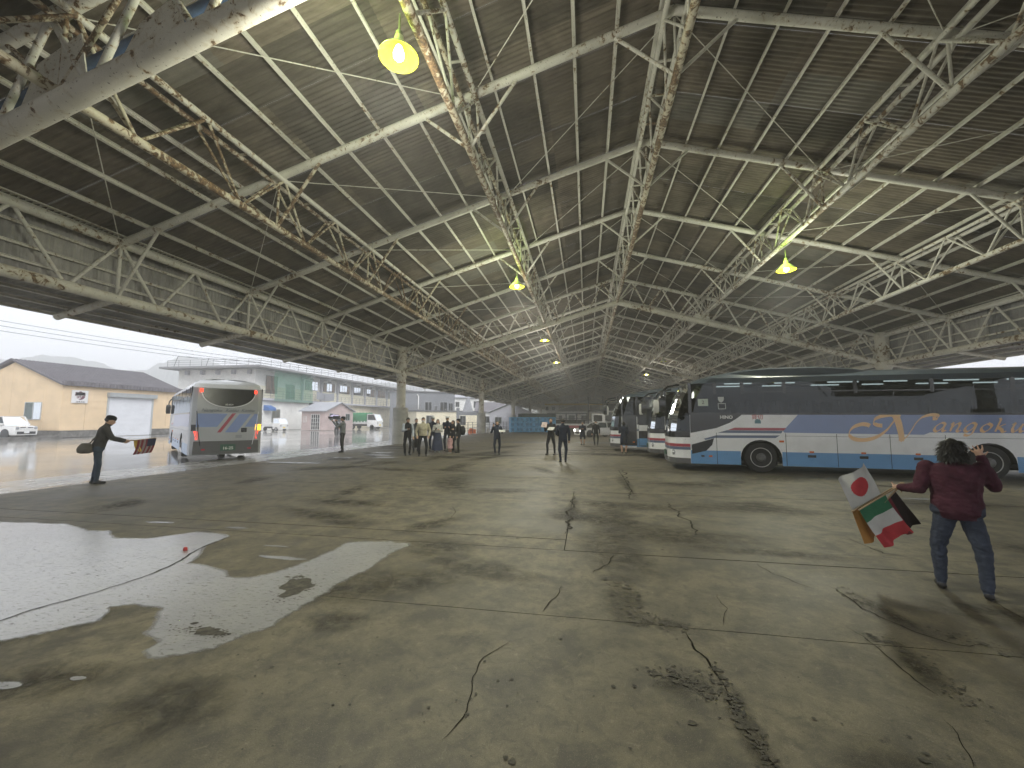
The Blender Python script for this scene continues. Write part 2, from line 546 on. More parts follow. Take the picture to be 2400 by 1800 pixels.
# cracks: ragged ribbons where the photograph shows them
def crack(pts, w0, w1, rag=0.02, nm='crack', mat=None, z=0.004, step=0.05):
    pts = [V((p[0], p[1], 0)) for p in pts]
    line = []
    for a, b in zip(pts, pts[1:]):
        n = max(2, int((b - a).length / step))
        for t in range(n):
            line.append(a.lerp(b, t / n))
    line.append(pts[-1])
    sd = random.uniform(0, 99)
    m = MB(); vs = []
    for i, p in enumerate(line):
        d = (line[min(i + 1, len(line) - 1)] - line[max(i - 1, 0)]).normalized()
        nrm = V((-d.y, d.x, 0))
        off = nrm * (rag * 4.2 * noise.noise((p.x * 2 + sd, p.y * 2, 0)) + rag * 2.0 * noise.noise((p.x * 9 + sd, p.y * 9, 3)))
        t = i / max(1, len(line) - 1)
        env = min(1, t * 6, (1 - t) * 6)
        w = 0.5 * (w0 + (w1 - w0) * t) * (0.12 + 0.75 * env) * (0.55 + 0.9 * abs(noise.noise((p.x * 6 + sd, p.y * 6, 9))) + 0.5 * random.random())
        a = p + off + nrm * w / 2; b = p + off - nrm * w / 2
        vs += [(a.x, a.y, z), (b.x, b.y, z)]
    m.add(vs, [(2 * i, 2 * i + 1, 2 * i + 3, 2 * i + 2) for i in range(len(line) - 1)])
    m.obj(nm, mat or CRACK_M, FLOOR)

for pts, w0, w1, rg in [
    ([(-0.32, 9.6), (-0.3, 7.72), (-0.3, 6.33)], 0.05, 0.09, 0.03), ([(1.22, 14.82), (1.06, 11.22), (0.92, 9.3), (1.23, 9.11)], 0.09, 0.05, 0.04),
    ([(1.64, 9.19), (1.64, 7.92), (1.72, 7.28), (1.48, 6.55)], 0.05, 0.05, 0.03), ([(0.3, 5.5), (0.19, 5.13), (0.04, 4.8)], 0.03, 0.02, 0.02),
    ([(-0.28, 4.41), (-0.29, 4.13), (-0.36, 3.92), (-0.37, 3.78)], 0.018, 0.015, 0.015), ([(0.8, 3.67), (0.82, 3.34), (0.84, 3.02)], 0.02, 0.05, 0.015),
    ([(0.84, 3.05), (0.86, 2.75), (0.87, 2.52), (0.86, 2.36), (0.84, 1.9), (0.86, 1.2)], 0.034, 0.026, 0.018), ([(2.09, 3.99), (2.13, 3.62), (2.12, 3.39), (2.14, 3.13)], 0.014, 0.03, 0.02),
    ([(2.41, 4.93), (2.45, 4.45), (2.55, 4.04), (2.72, 3.82), (3.11, 3.77)], 0.022, 0.02, 0.02), ([(3.76, 6.88), (3.71, 6.19), (3.94, 6.14)], 0.03, 0.025, 0.02),
    ([(-0.61, 3.27), (-0.71, 3.0), (-0.73, 2.78), (-0.75, 2.47), (-0.77, 2.3), (-0.79, 2.23)], 0.016, 0.014, 0.014), ([(1.98, 5.5), (2.1, 5.06), (2.23, 4.77)], 0.016, 0.014, 0.02),
    ([(1.23, 4.47), (1.18, 4.11), (1.11, 3.81)], 0.013, 0.012, 0.02), ([(1.97, 2.9), (1.94, 2.79), (1.85, 2.54)], 0.012, 0.012, 0.01), ([(3.77, 4.75), (3.72, 4.46), (3.68, 4.2)], 0.02, 0.018, 0.01),
    ([(-3.2, 16.1), (-0.6, 15.4), (1.5, 15.9)], 0.05, 0.05, 0.05), ([(-6.0, 12.6), (-2.2, 12.1), (2.4, 12.5)], 0.04, 0.05, 0.05), ([(-1.2, 20.5), (-0.7, 17.5)], 0.07, 0.06, 0.05),
    ([(0.0, 27), (0.5, 23.5), (0.2, 21)], 0.09, 0.09, 0.06), ([(-2.6, 7.9), (-2.3, 6.9)], 0.02, 0.02, 0.02), ([(-4.9, 8.6), (-3.0, 8.5), (-0.9, 8.7)], 0.02, 0.02, 0.03),
    ([(3.0, 11.6), (5.5, 11.2), (8.5, 11.7)], 0.03, 0.03, 0.04), ([(4.6, 8.2), (6.6, 8.6), (8.2, 8.1)], 0.02, 0.02, 0.03), ([(-4.64, 3.7), (-4.0, 3.71), (-3.2, 3.67), (-2.6, 3.74)], 0.02, 0.02, 0.01)]:
    crack(pts, w0, w1, rg)

def patch(pts, mat, nm, z, jit=0.05, step=0.09, sd=0.0, kind=None):
    e = []
    for a, b in zip(pts, pts[1:] + pts[:1]):
        n = max(1, int(math.dist(a, b) / step))
        for t in range(n):
            x, y = a[0] + (b[0] - a[0]) * t / n, a[1] + (b[1] - a[1]) * t / n
            e.append((x + jit * (noise.noise((x * 5, y * 5, sd)) + 0.6 * noise.noise((x * 13, y * 13, sd))), y + jit * (noise.noise((x * 5, y * 5, sd + 4)) + 0.6 * noise.noise((x * 13, y * 13, sd + 4)))))
    sgn = 1 if sum(a[0] * b[1] - b[0] * a[1] for a, b in zip(e, e[1:] + e[:1])) > 0 else -1
    m = MB()
    m.add([(x, y, z) for x, y in e], [list(range(len(e)))])
    if nm == 'wet_patch':
        k_ = len(e); rm_ = min(max(p[0] for p in pts) - min(p[0] for p in pts), max(p[1] for p in pts) - min(p[1] for p in pts))
        inner = []
        for i, (x, y) in enumerate(e):
            a_, b_ = e[i - 3], e[(i + 3) % k_]
            tx, ty = b_[0] - a_[0], b_[1] - a_[1]; L_ = math.hypot(tx, ty) or 1
            w = min(0.16, 0.3 * rm_)
            inner.append((x - ty / L_ * w * sgn, y + tx / L_ * w * sgn))
        m = MB()
        m.add([(x, y, z) for x, y in e] + [(x, y, z) for x, y in inner], [(i, (i + 1) % k_, k_ + (i + 1) % k_, k_ + i) for i in range(k_)])
        m.add([(x, y, z + 0.0006) for x, y in inner], [list(range(k_))])
        o = m.obj(nm, mat, FLOOR)
        at = o.data.attributes.new('fade', 'FLOAT', 'POINT')
        at.data.foreach_set('value', [0.0] * k_ + [1.0] * (2 * k_))
        return o
    return m.obj(nm, mat, FLOOR)
GRIME_M = plain('oily_grime', (0.075, 0.067, 0.05), 0.7, var=0.45, scale=14, bmp=0.5)
patch([(-13.5, 5.3), (-9.53, 5.31), (-8.92, 5.38), (-8.17, 5.42), (-7.44, 5.18), (-7.16, 5.23), (-6.58, 4.93), (-6.19, 5.01), (-5.98, 5.23), (-5.79, 5.45), (-5.33, 5.42), (-5.05, 5.30), (-5.0, 4.84), (-4.75, 4.56), (-4.58, 4.29), (-4.01, 4.17), (-3.81, 4.0), (-3.57, 4.04), (-3.4, 4.36), (-3.32, 4.88), (-3.31, 5.3), (-3.1, 5.5), (-2.69, 5.52), (-2.36, 5.48), (-2.31, 5.37), (-2.41, 4.97), (-2.41, 4.4), (-2.51, 4.11), (-2.48, 3.82), (-2.52, 3.51), (-2.51, 3.12), (-2.65, 2.82), (-2.78, 2.67), (-2.95, 2.55), (-3.09, 2.5), (-3.22, 2.59), (-3.26, 2.7), (-3.47, 2.8), (-3.63, 2.99), (-3.81, 3.17), (-4.08, 3.19), (-4.22, 3.14), (-3.99, 2.92), (-4.14, 2.78), (-4.26, 2.61), (-4.35, 2.5), (-4.6, 2.4), (-4.97, 2.0), (-6.6, 1.2), (-9, 1.6), (-13.5, 2.2)], WETF_M, 'wet_patch', 0.0035, 0.045)
crack([(-4.84, 1.2), (-4.84, 2.76), (-4.85, 3.07), (-4.75, 3.39), (-4.68, 3.75), (-4.72, 4.05), (-4.87, 4.4), (-5.02, 4.84), (-5.1, 5.3), (-4.9, 5.5)], 0.05, 0.03, 0.012, z=0.008)
random.seed(5)
smears = [(0.33, 4.2, .22, .55, 1.5), (0.55, 3.75, .35, .10, 0), (0.6, 2.95, .22, .12, .4), (0.86, 2.6, .10, .5, 1.55), (2.25, 3.5, .12, .45, 1.4), (2.6, 4.4, .12, .5, 1.7), (-0.3, 8.0, .16, 1.2, 1.57), (1.0, 11.5, .2, 2.0, 1.6), (-3.5, 2.2, .6, .25, .3), (-2.1, 3.3, .3, .2, .2)]
for k in range(95):
    yy = 1.6 + 26 * random.random() ** 1.7
    smears.append((random.uniform(-9 - yy * .3, 6 + yy * .4), yy, random.uniform(.25, .8) * (1 + yy * .14), random.uniform(.12, .4) * (1 + yy * .08), random.choice((0, 0, 0, 1.57)) + random.gauss(0, .3)))
for q, (cx, cy, ra, rb, an) in enumerate(smears):
    if cx < -12.4 or cx > 16.8: continue
    if q < 10 and rb > ra: ra, rb = rb, ra
    m = MB(); nr = 20; z = 0.0022 + 0.00001 * q
    m.v.append((cx, cy, z))
    for f in (.33, .66, 1.0):
        for t in range(nr):
            th = t * math.tau / nr; k_ = f * (1 + .35 * noise.noise((math.cos(th) * 1.3 + cx, math.sin(th) * 1.3 + cy, 2)))
            m.v.append((cx + k_ * (ra * math.cos(th) * math.cos(an) - rb * math.sin(th) * math.sin(an)), cy + k_ * (ra * math.cos(th) * math.sin(an) + rb * math.sin(th) * math.cos(an)), z))
    for t in range(nr):
        u_ = (t + 1) % nr
        m.f.append([0, 1 + t, 1 + u_]); m.m.append(0)
        for r_ in (0, 1):
            m.f.append([1 + r_ * nr + t, 1 + (r_ + 1) * nr + t, 1 + (r_ + 1) * nr + u_, 1 + r_ * nr + u_]); m.m.append(0)
    o = m.obj('dirt_smear', DAMP_M, FLOOR)
    at = o.data.attributes.new('fade', 'FLOAT', 'POINT')
    at.data.foreach_set('value', [1.0] + [.8] * nr + [.4] * nr + [0.0] * nr)
random.seed(12)
patch([(-3.13, 4.0), (-2.91, 4.07), (-2.79, 3.94), (-2.78, 3.71), (-2.83, 3.6), (-2.91, 3.61), (-2.92, 3.74), (-3.1, 3.82)], GRIME_M, 'pothole', 0.006, 0.05, 0.03)
patch([(-3.11, 2.97), (-3.05, 3.02), (-2.93, 2.97), (-2.83, 2.95), (-2.82, 2.92), (-2.96, 2.91), (-3.05, 2.88)], GRIME_M, 'pothole', 0.006, 0.02, 0.02)
for cx, cy, rx, ry in [(-3.66, 2.15, .12, .05), (-3.3, 2.29, .06, .03), (-9.5, 18.2, .9, .25), (-8.8, 17.2, .7, .2), (-10.6, 16.6, .5, .16), (-7.3, 18.9, .5, .15), (-10.2, 19.6, .8, .2), (-6.6, 14.9, .35, .08), (-11.3, 14.4, 1.3, .18),
                       (12.6, 12.6, 2.2, .3), (13.5, 11.2, 1.6, .2), (11.6, 10.2, 1.2, .12), (9.2, 9.0, 1.0, .1), (7.2, 10.6, .8, .1), (14.6, 14.0, 1.6, .35), (15.2, 8.4, 1.6, .25), (10.6, 7.6, .8, .1), (-4.6, 30.5, 2.6, .8), (1.2, 31.5, 2.2, 1.3), (-5.4, 5.7, .25, .05), (-6.9, 5.75, .3, .05), (-3.7, 4.6, .35, .06), (-4.1, 5.0, .2, .03)]:
    patch([(cx + rx * math.cos(t * .524), cy + ry * math.sin(t * .524)) for t in range(12)], WETF_M, 'wet_patch', 0.0032, 0.5 * min(rx, ry), 0.12, sd=cx)
def stain(pts, spread, n, nm='oil_stain'):
    m = MB()
    for k in range(n):
        t = random.random() * (len(pts) - 1); i = int(t); a, b = pts[i], pts[i + 1]; f = t - i
        cx = a[0] + (b[0] - a[0]) * f + random.gauss(0, spread); cy = a[1] + (b[1] - a[1]) * f + random.gauss(0, spread)
        r = random.uniform(0.002, 0.010) * (1 + 2.5 * random.random() ** 6)
        st = random.uniform(0.6, 1.6)
        m.add([(cx + r * st * random.uniform(.6, 1.2) * math.cos(j * .9), cy + r * random.uniform(.6, 1.2) * math.sin(j * .9), 0.005 + 0.000005 * k) for j in range(7)], [list(range(7))])
    o = m.obj(nm, GRIME_M, FLOOR)
    o['kind'] = 'stuff'
stain([(0.21, 4.57), (0.4, 4.54), (0.45, 4.22), (0.33, 3.82), (0.59, 3.79), (0.79, 3.71)], .07, 260)
stain([(0.39, 3.04), (0.56, 3.05), (0.68, 2.97), (0.72, 2.8)], .05, 160)
stain([(0.84, 3.2), (0.86, 2.75), (0.87, 2.52), (0.86, 2.0)], .03, 300)
stain([(2.2, 3.9), (2.3, 3.5), (2.25, 3.1)], .05, 180)
stain([(2.5, 4.9), (2.6, 4.1), (3.1, 3.8)], .05, 200)
stain([(-0.3, 9.2), (-0.3, 6.4)], .05, 260)
stain([(-3.1, 4.1), (-2.8, 3.9), (-2.9, 3.5)], .06, 200)
stain([(-3.3, 2.95), (-2.8, 2.93)], .03, 120)
stain([(-3.4, 6.2), (0.8, 6.1)], .3, 120)
stain([(-2.5, 2.6), (2.5, 2.4)], .45, 160)

# ================================================================== the hall
HALL = thing('canopy_hall', 'long open hall of rusty white steel trusses under a stained corrugated gable roof', 'hall')
XA, XB, XC, XD = -2.70, -7.86, 7.2, 12.15
def full(name, x, z, r, mat, parent, n=12):
    b = MB(); b.tube((x, YF - 0.6, z), (x, YB + 0.6, z), r, n=n)
    return b.obj(name, mat, parent, 50)

# columns
col_xy = [(x, yi(i)) for i in MAINS for x in (XL, XE)]
jack = MB(); jack.lathe([(0.53, 0), (0.53, 2.42), (0.50, 2.5), (0.34, 2.52)], 28)
jm = jack.mesh('concrete_jacket', plain('column_concrete', (0.44, 0.43, 0.40), 0.8, var=0.18, scale=1.6, bmp=0.3), 40)
shaft = MB(); shaft.lathe([(0.315, 2.5), (0.315, 4.55), (0.40, 4.85), (0.40, 5.05), (0.33, 5.1), (0.33, 6.5), (0.36, 6.55), (0.36, 6.8)], 24)
sm = shaft.mesh('column', ST_MAIN, 40)
for x, y in col_xy:
    c = put('column', sm, HALL, Matrix.Translation((x, y, 0)))
    put('concrete_jacket', jm, c)

# rafters
for i in range(I0, I1 + 1):
    for xe in (XL, XE):
        member('rafter', (XR, yi(i), ZR), (xe, yi(i), zraf(xe)), 0.105, ST_LIGHT, HALL, 12)

# purlins: cold formed channels along the hall
def channel(name, x, z, tilt, parent, w=0.055, h=0.11, mat=ST_LIGHT):
    b = MB()
    L = YB - YF + 1.0
    b.box((-w / 2, 0, -h / 2), (-w / 2 + 0.012, L, h / 2))
    b.box((-w / 2 + 0.012, 0, -h / 2), (w / 2, L, -h / 2 + 0.012))
    b.box((-w / 2 + 0.012, 0, h / 2 - 0.012), (w / 2, L, h / 2))
    key = 'chan%s%s%s' % (w, h, mat.name)
    if key not in _ut:
        _ut[key] = b.mesh('purlin', mat)
    return put(name, _ut[key], parent, Matrix.Translation((x, YF - 0.5, z)) @ Matrix.Rotation(tilt, 4, 'Y'))
sl = math.atan(TAN)
for s, xe in ((-1, XL), (1, XE)):
    n = 15
    for k in range(n + 1):
        x = XR + s * (0.28 + (abs(xe - XR) + 0.1 - 0.28) * k / n)
        channel('purlin', x, zraf(x) + 0.165, s * sl, HALL)

# roof sheets
PITCH_W, NW = 0.13125, 8
def corrugated(ny, length, amp=0.02):
    b = MB(); vs = []
    n = ny * 4
    for k in range(n + 1):
        y = k * PITCH_W / 4
        z = amp * math.sin(2 * math.pi * k / 4)
        vs += [(0, y, z), (length, y, z)]
    b.add(vs, [(2 * k, 2 * k + 1, 2 * k + 3, 2 * k + 2) for k in range(n)])
    return b
SW = PITCH_W * NW
row = 2.9748
slen = row / math.cos(sl) + 0.22
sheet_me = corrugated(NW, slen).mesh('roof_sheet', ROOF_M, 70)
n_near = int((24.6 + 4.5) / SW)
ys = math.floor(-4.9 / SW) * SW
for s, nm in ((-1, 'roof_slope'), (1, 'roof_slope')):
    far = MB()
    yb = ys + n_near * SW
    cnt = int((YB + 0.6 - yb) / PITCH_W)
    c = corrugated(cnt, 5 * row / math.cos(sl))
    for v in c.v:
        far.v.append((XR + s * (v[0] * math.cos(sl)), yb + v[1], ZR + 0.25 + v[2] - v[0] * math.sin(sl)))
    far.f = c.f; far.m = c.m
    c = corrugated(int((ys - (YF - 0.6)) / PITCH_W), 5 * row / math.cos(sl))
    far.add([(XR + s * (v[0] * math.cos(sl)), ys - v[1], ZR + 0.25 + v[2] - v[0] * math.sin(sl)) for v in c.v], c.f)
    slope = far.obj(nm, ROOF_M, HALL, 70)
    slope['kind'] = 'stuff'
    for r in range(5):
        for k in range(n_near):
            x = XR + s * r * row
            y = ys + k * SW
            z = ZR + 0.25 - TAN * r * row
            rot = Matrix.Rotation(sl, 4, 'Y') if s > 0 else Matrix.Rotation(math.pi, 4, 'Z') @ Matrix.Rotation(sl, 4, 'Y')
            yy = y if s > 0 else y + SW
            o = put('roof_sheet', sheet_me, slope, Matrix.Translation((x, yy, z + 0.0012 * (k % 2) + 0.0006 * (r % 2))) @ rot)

b = MB()
b.add([(XR + dx, yy, ZR + 0.30 - abs(dx) * TAN) for yy in (YF - 0.7, YB + 0.7) for dx in (-0.45, 0, 0.45)], [(0, 1, 4, 3), (1, 2, 5, 4)])
b.obj('ridge_cap', CLAD_M, HALL)
# web pattern helper
def webs(P, half, n0, n1, parent, mat, near=2, r=0.030, fn=5):
    """P(i): (x, y, ztop, zbot) at bay line i; two leaning W webs meet at the lower chord (half = 0: one upright web with posts)"""
    fb = MB()
    for i in range(n0, n1):
        x, ya, zt, zb = P(i); _, yb, _, _ = P(i + 1)
        q = lambda t: ya + (yb - ya) * t
        segs = []
        for h in ((-half, half) if half else (0,)):
            xt = x + h
            segs += [((xt, q(0), zt), (x, q(.25), zb)), ((x, q(.25), zb), (xt, q(.5), zt)), ((xt, q(.5), zt), (x, q(.75), zb)), ((x, q(.75), zb), (xt, q(1), zt))]
        if half: segs += [((x - half, q(t), zt), (x + half, q(t), zt)) for t in (.25, .5, .75)] + [((x, q(0), zt), (x, q(0), zb))]
        else: segs += [((x, q(0), zt), (x, q(0), zb))]
        for a, b in segs:
            if -3 < i < near:
                member('web_member', a, b, r, mat, parent, 8)
            else:
                fb.tube(a, b, r, n=fn)
    o = fb.obj('far_web', mat, parent)
    o['kind'] = 'stuff'

def knee(x, zb, span, parent, mat, near=8, sides=(-1, 1)):
    fb = MB()
    for i in range(I0, I1 + 1):
        for s in sides:
            xx = x + s * span
            a, b = (xx, yi(i), zraf(xx) - 0.08), (x, yi(i), zb)
            if -3 < i < near:
                member('knee_brace', a, b, 0.042, mat, parent, 8)
            else:
                fb.tube(a, b, 0.042, n=5)
    o = fb.obj('far_brace', mat, parent)
    o['kind'] = 'stuff'

for x, dp, mb, mw in ((XA, 1.36, ST_RUST, ST_MID), (XB, 1.38, ST_RUST, ST_RUST), (XC, 1.26, ST_MID, ST_MID), (XD, 1.22, ST_MID, ST_LIGHT)):
    zt = zraf(x) - 0.13; zb = zraf(x) - dp
    t = full('roof_truss', x, zb, 0.085, mb, HALL)
    full('top_chord', x + 0.17, zt, 0.065, ST_MID, t)
    full('top_chord', x - 0.17, zt, 0.055, mb, t)
    webs(lambda i: (x, yi(i), zt, zb), 0.17, I0, I1, t, mw, 2)
    knee(x, zb, 1.15, t, mw)
# ridge truss: two upper chords and one lower
zb = 9.33
t = full('ridge_truss', XR, zb, 0.09, ST_RUST, HALL)
for s in (-1, 1):
    full('top_chord', XR + s * 0.22, ZR - 0.2, 0.06, ST_LIGHT, t)
webs(lambda i: (XR, yi(i), ZR - 0.2, zb), 0.22, I0, I1, t, ST_MID, 2)
knee(XR, zb, 1.3, t, ST_LIGHT)

# eave trusses, gable cladding, lower canopy
for x, s in ((XL, -1), (XE, 1)):
    zt = zraf(XL); zb = 5.0
    t = full('eave_truss', x, zb, 0.14, ST_MAIN, HALL, 14)
    full('top_chord', x, zt, 0.11, ST_LIGHT, t)
    webs(lambda i: (x, yi(i), zt, zb), 0, I0, I1, t, ST_LIGHT, 7, r=0.045)
    knee(x, zb, 1.25, t, ST_LIGHT, sides=(-s,))
    # cladding
    xc = x + s * 0.36
    c = MB(); n = int((YB - YF + 1.2) / PITCH_W) * 4; vs = []
    for k in range(n + 1):
        yy = YF - 0.6 + k * PITCH_W / 4
        dx = 0.02 * math.sin(2 * math.pi * k / 4)
        vs += [(xc + dx, yy, 5.02), (xc + dx, yy, 6.80)]
    c.add(vs, [(2 * k, 2 * k + 1, 2 * k + 3, 2 * k + 2) for k in range(n)])
    cl = c.obj('eave_cladding', CLAD_M, HALL, 70)
    cl['kind'] = 'stuff'
    for z in (5.42, 5.80, 6.3):
        channel('girt', x + s * 0.29, z, 0, HALL, 0.05, 0.07)
    # stubs and canopy
    for i in range(I0, I1 + 1):
        st = member('canopy_bracket', (x, yi(i), 5.0), (x + s * 2.05, yi(i), 4.58), 0.095, ST_MAIN, HALL, 12)
    for k in range(4):
        xx = x + s * (0.45 + 0.6 * k); zz = 5.0 - 0.205 * abs(xx - x) + 0.15
        channel('canopy_purlin', xx, zz, s * 0.2, HALL, 0.05, 0.09)
    c = MB(); n = int((YB - YF + 1.6) / PITCH_W) * 4; vs = []
    for k in range(n + 1):
        yy = YF - 0.8 + k * PITCH_W / 4
        dz = 0.02 * math.sin(2 * math.pi * k / 4)
        vs += [(x + s * 0.30, yy, 5.18 + dz), (x + s * 2.42, yy, 4.745 + dz)]
    c.add(vs, [(2 * k, 2 * k + 1, 2 * k + 3, 2 * k + 2) for k in range(n)])
    cl = c.obj('canopy_sheets', CLAD_M, HALL, 70)
    cl['kind'] = 'stuff'
    gt = MB()
    gt.box((min(x, xc) - 0.06, YF - 0.7, zt + 0.225), (max(x, xc) + 0.06, YB + 0.7, zt + 0.25))
    gt.box((x + s * 0.2 - 0.09, YF - 0.7, zt + 0.02), (x + s * 0.2 + 0.09, YB + 0.7, zt + 0.16))
    gt.obj('eave_gutter', ST_LIGHT, HALL)

# main frames: heavy lower chord with its own web
for i in MAINS:
    y = yi(i)
    b = MB()
    b.tube((XR, y, ZR - 1.6), (XL, y, 5.0), 0.165, n=16); b.tube((XR, y, ZR - 1.6), (XE, y, 5.0), 0.165, n=16)
    m = b.obj('main_frame', ST_MAIN, HALL, 50)
    fb = MB()
    for xe in (XL, XE):
        n = 8
        for k in range(n):
            xa = XR + (xe - XR) * k / n; xb = XR + (xe - XR) * (k + 1) / n; xm = (xa + xb) / 2
            for a, c_ in (((xa, y, zraf(xa) - 1.6), (xm, y, zraf(xm))), ((xm, y, zraf(xm)), (xb, y, zraf(xb) - 1.6))):
                if -2 < i <= 9: member('web_member', a, c_, 0.055, ST_MID, m, 8)
                else: fb.tube(a, c_, 0.055, n=5)
    if fb.v:
        o = fb.obj('far_web', ST_MID, m); o['kind'] = 'stuff'
    for xg in (XA, XB, XC, XD):
        gp = MB()
        z = zraf(xg) - 1.6
        gp.box((xg - 0.45, y - 0.012, z + 0.1), (xg + 0.45, y + 0.012, z + 0.55))
        gp.obj('gusset_plate', ST_MID, m)
# near frame: extra plates and a blue conduit pipe
b = MB()
def chz(x): return zraf(x) - 1.6
b.path([(-9.6, 4.62, chz(-9.6) + 0.62), (-6, 4.62, chz(-6) + 0.60), (-2.4, 4.62, chz(-2.4) + 0.62)], 0.075, 12)
b.obj('blue_pipe', plain('blue_pipe_paint', (0.05, 0.085, 0.16), 0.5, var=0.2, scale=6), HALL, 50)
for x0, x1, h0, h1 in ((-8.6, -7.3, 0.15, 0.95), (-6.7, -5.6, 0.2, 0.75), (-10.2, -9.4, 0.2, 1.3)):
    b = MB()
    b.add([(x0, 4.49, chz(x0) + h0), (x1, 4.49, chz(x1) + h0), (x1 - 0.2, 4.49, chz(x1) + h1), (x0 + 0.3, 4.49, chz(x0) + h1),
           (x0, 4.51, chz(x0) + h0), (x1, 4.51, chz(x1) + h0), (x1 - 0.2, 4.51, chz(x1) + h1), (x0 + 0.3, 4.51, chz(x0) + h1)], [(0, 1, 2, 3), (7, 6, 5, 4), (0, 4, 5, 1), (1, 5, 6, 2), (2, 6, 7, 3), (3, 7, 4, 0)])
    b.obj('stiffener_plate', ST_MAIN, HALL)
# tie rods in the roof plane
for i in range(-2, 12):
    for a, c_, e, d_ in ((XA, XB, XL, -1), (XC, XD, XE, 1)):
        for p, q, k in ((XR, a, 0), (c_, a, 0), (c_, e, 0)):
            member('tie_rod', (p, yi(i), zraf(p) - 0.1), (q, yi(i + 1), zraf(q) - 0.1), 0.011, ST_LIGHT, HALL, 6)

# closed gable above the far opening
b = MB(); n = int((XE - XL) / PITCH_W) * 4; vs = []
for k in range(n + 1):
    xx = XL + k * PITCH_W / 4
    vs += [(xx, YB + 0.2 + 0.02 * math.sin(math.pi * k / 2), 5.0), (xx, YB + 0.2 + 0.02 * math.sin(math.pi * k / 2), zraf(xx) + 0.2)]
b.add(vs, [(2 * k, 2 * k + 1, 2 * k + 3, 2 * k + 2) for k in range(n)])
o = b.obj('gable_cladding', CLAD_M, HALL, 70); o['kind'] = 'stuff'

# ================================================================== hanging lamps
SHADE_M = plain('enamel_lamp_shade', (0.55, 0.56, 0.42), 0.4, var=0.1)
SHADE_IN = plain('glow_tinted_reflector', (0.70, 0.72, 0.03), 0.8, var=0.03, spec=0.0)  # the lamp's yellow glow is painted into the inner colour
def lamp(x, y, z, label, lit, power=0, col=(0.93, 1.0, 0.55), white=False):
    t = thing('pendant_lamp', label, 'lamp', (x, y, z), group='pendant lamps along the roof trusses')
    b = MB(); b.lathe([(0.07, 0.34), (0.09, 0.22), (0.15, 0.18), (0.31, 0.0), (0.315, -0.02), (0.30, -0.015), (0.14, 0.165), (0.08, 0.2)], 24)
    b.m = [1 if k // 24 >= 4 else 0 for k in range(len(b.f))]
    b.obj('shade', [SHADE_M, SHADE_IN], t, 40)
    b = MB(); b.tube((0, 0, 0.34), (0, 0, 0.75), 0.014, n=6); b.lathe([(0.05, 0.3), (0.055, 0.42), (0.02, 0.45)], 10)
    b.obj('rod', plain('lamp_rod', (0.25, 0.25, 0.22), 0.5), t, 40)
    b = MB(); b.lathe([(0.02, 0.2), (0.05, 0.17), (0.09, 0.05), (0.085, -0.02), (0.04, -0.07), (0.005, -0.075)], 16)
    m = emit('lit_bulb', (1.0, 1.0, 0.72), 3.2) if lit and not white else (emit('lit_bulb_white', (1, 1, 0.95), 12) if lit else plain('unlit_bulb', (0.7, 0.7, 0.66), 0.2))
    b.obj('bulb', m, t, 40)
    if power:
        sd = bpy.data.lights.new('down_light', 'SPOT')
        sd.energy = power * 0.72; sd.color = col; sd.shadow_soft_size = 0.5; sd.spot_size = rad(165); sd.spot_blend = 0.5
        so = bpy.data.objects.new('down_light', sd); COL.objects.link(so); so.parent = t; so.location = (0, 0, -0.04)
        power *= 0.52
        ld = bpy.data.lights.new('roof_fill_light', 'POINT')  # added point light hung below the shade, general fill for roof and floor
        ld.energy = power; ld.color = col; ld.shadow_soft_size = 0.6
        lo = bpy.data.objects.new('roof_fill_light', ld); COL.objects.link(lo); lo.parent = t; lo.location = (0, 0, -0.95)
def upglow(x, y, z):
    # added green point light beside the shade, tinting the roof around it
    for o in [q for q in COL.objects if q.name.startswith('pendant_lamp') and (q.location - V((x, y, z))).length < .01]:
        ld = bpy.data.lights.new('roof_tint_light', 'POINT'); ld.energy = 26; ld.color = (0.62, 1.0, 0.12); ld.shadow_soft_size = 0.1
        lo = bpy.data.objects.new('roof_tint_light', ld); COL.objects.link(lo); lo.parent = o; lo.location = (-0.3, -0.3, 0.35)
GREEN = (1.0, 0.99, 0.82)
lamp(-2.92, 5.72, 7.55, 'lit yellow-green pendant lamp hanging closest to the viewer, top of picture', True, 600, GREEN)
lamp(-2.85, 16.8, 7.35, 'lit yellow-green pendant lamp below the rusty truss beside the ridge', True, 520, GREEN)
lamp(7.2, 16.0, 7.15, 'lit yellow-green pendant lamp above the parked coach', True, 520, GREEN)
lamp(-2.85, 28.6, 7.3, 'lit white pendant lamp, third along the rusty truss', True, 520, (1, 0.97, 0.85), True)
lamp(-2.85, 40.0, 7.3, 'lit white pendant lamp, fourth along the rusty truss', True, 520, (1, 0.97, 0.85), True)
lamp(7.2, 40.2, 7.2, 'dark unlit pendant lamp above the rear coaches', False)
lamp(7.2, 60.0, 7.2, 'small unlit pendant lamp deep in the hall beyond the coaches', False)
lamp(7.2, 51.5, 7.2, 'added lit white pendant lamp far above the coaches', True, 520, (1, 0.97, 0.85), True)  # added lit lamp, brightens the far part of the hall
for q in ((-2.92, 5.72, 7.55), (-2.85, 16.8, 7.35), (7.2, 16.0, 7.15)): upglow(*q)

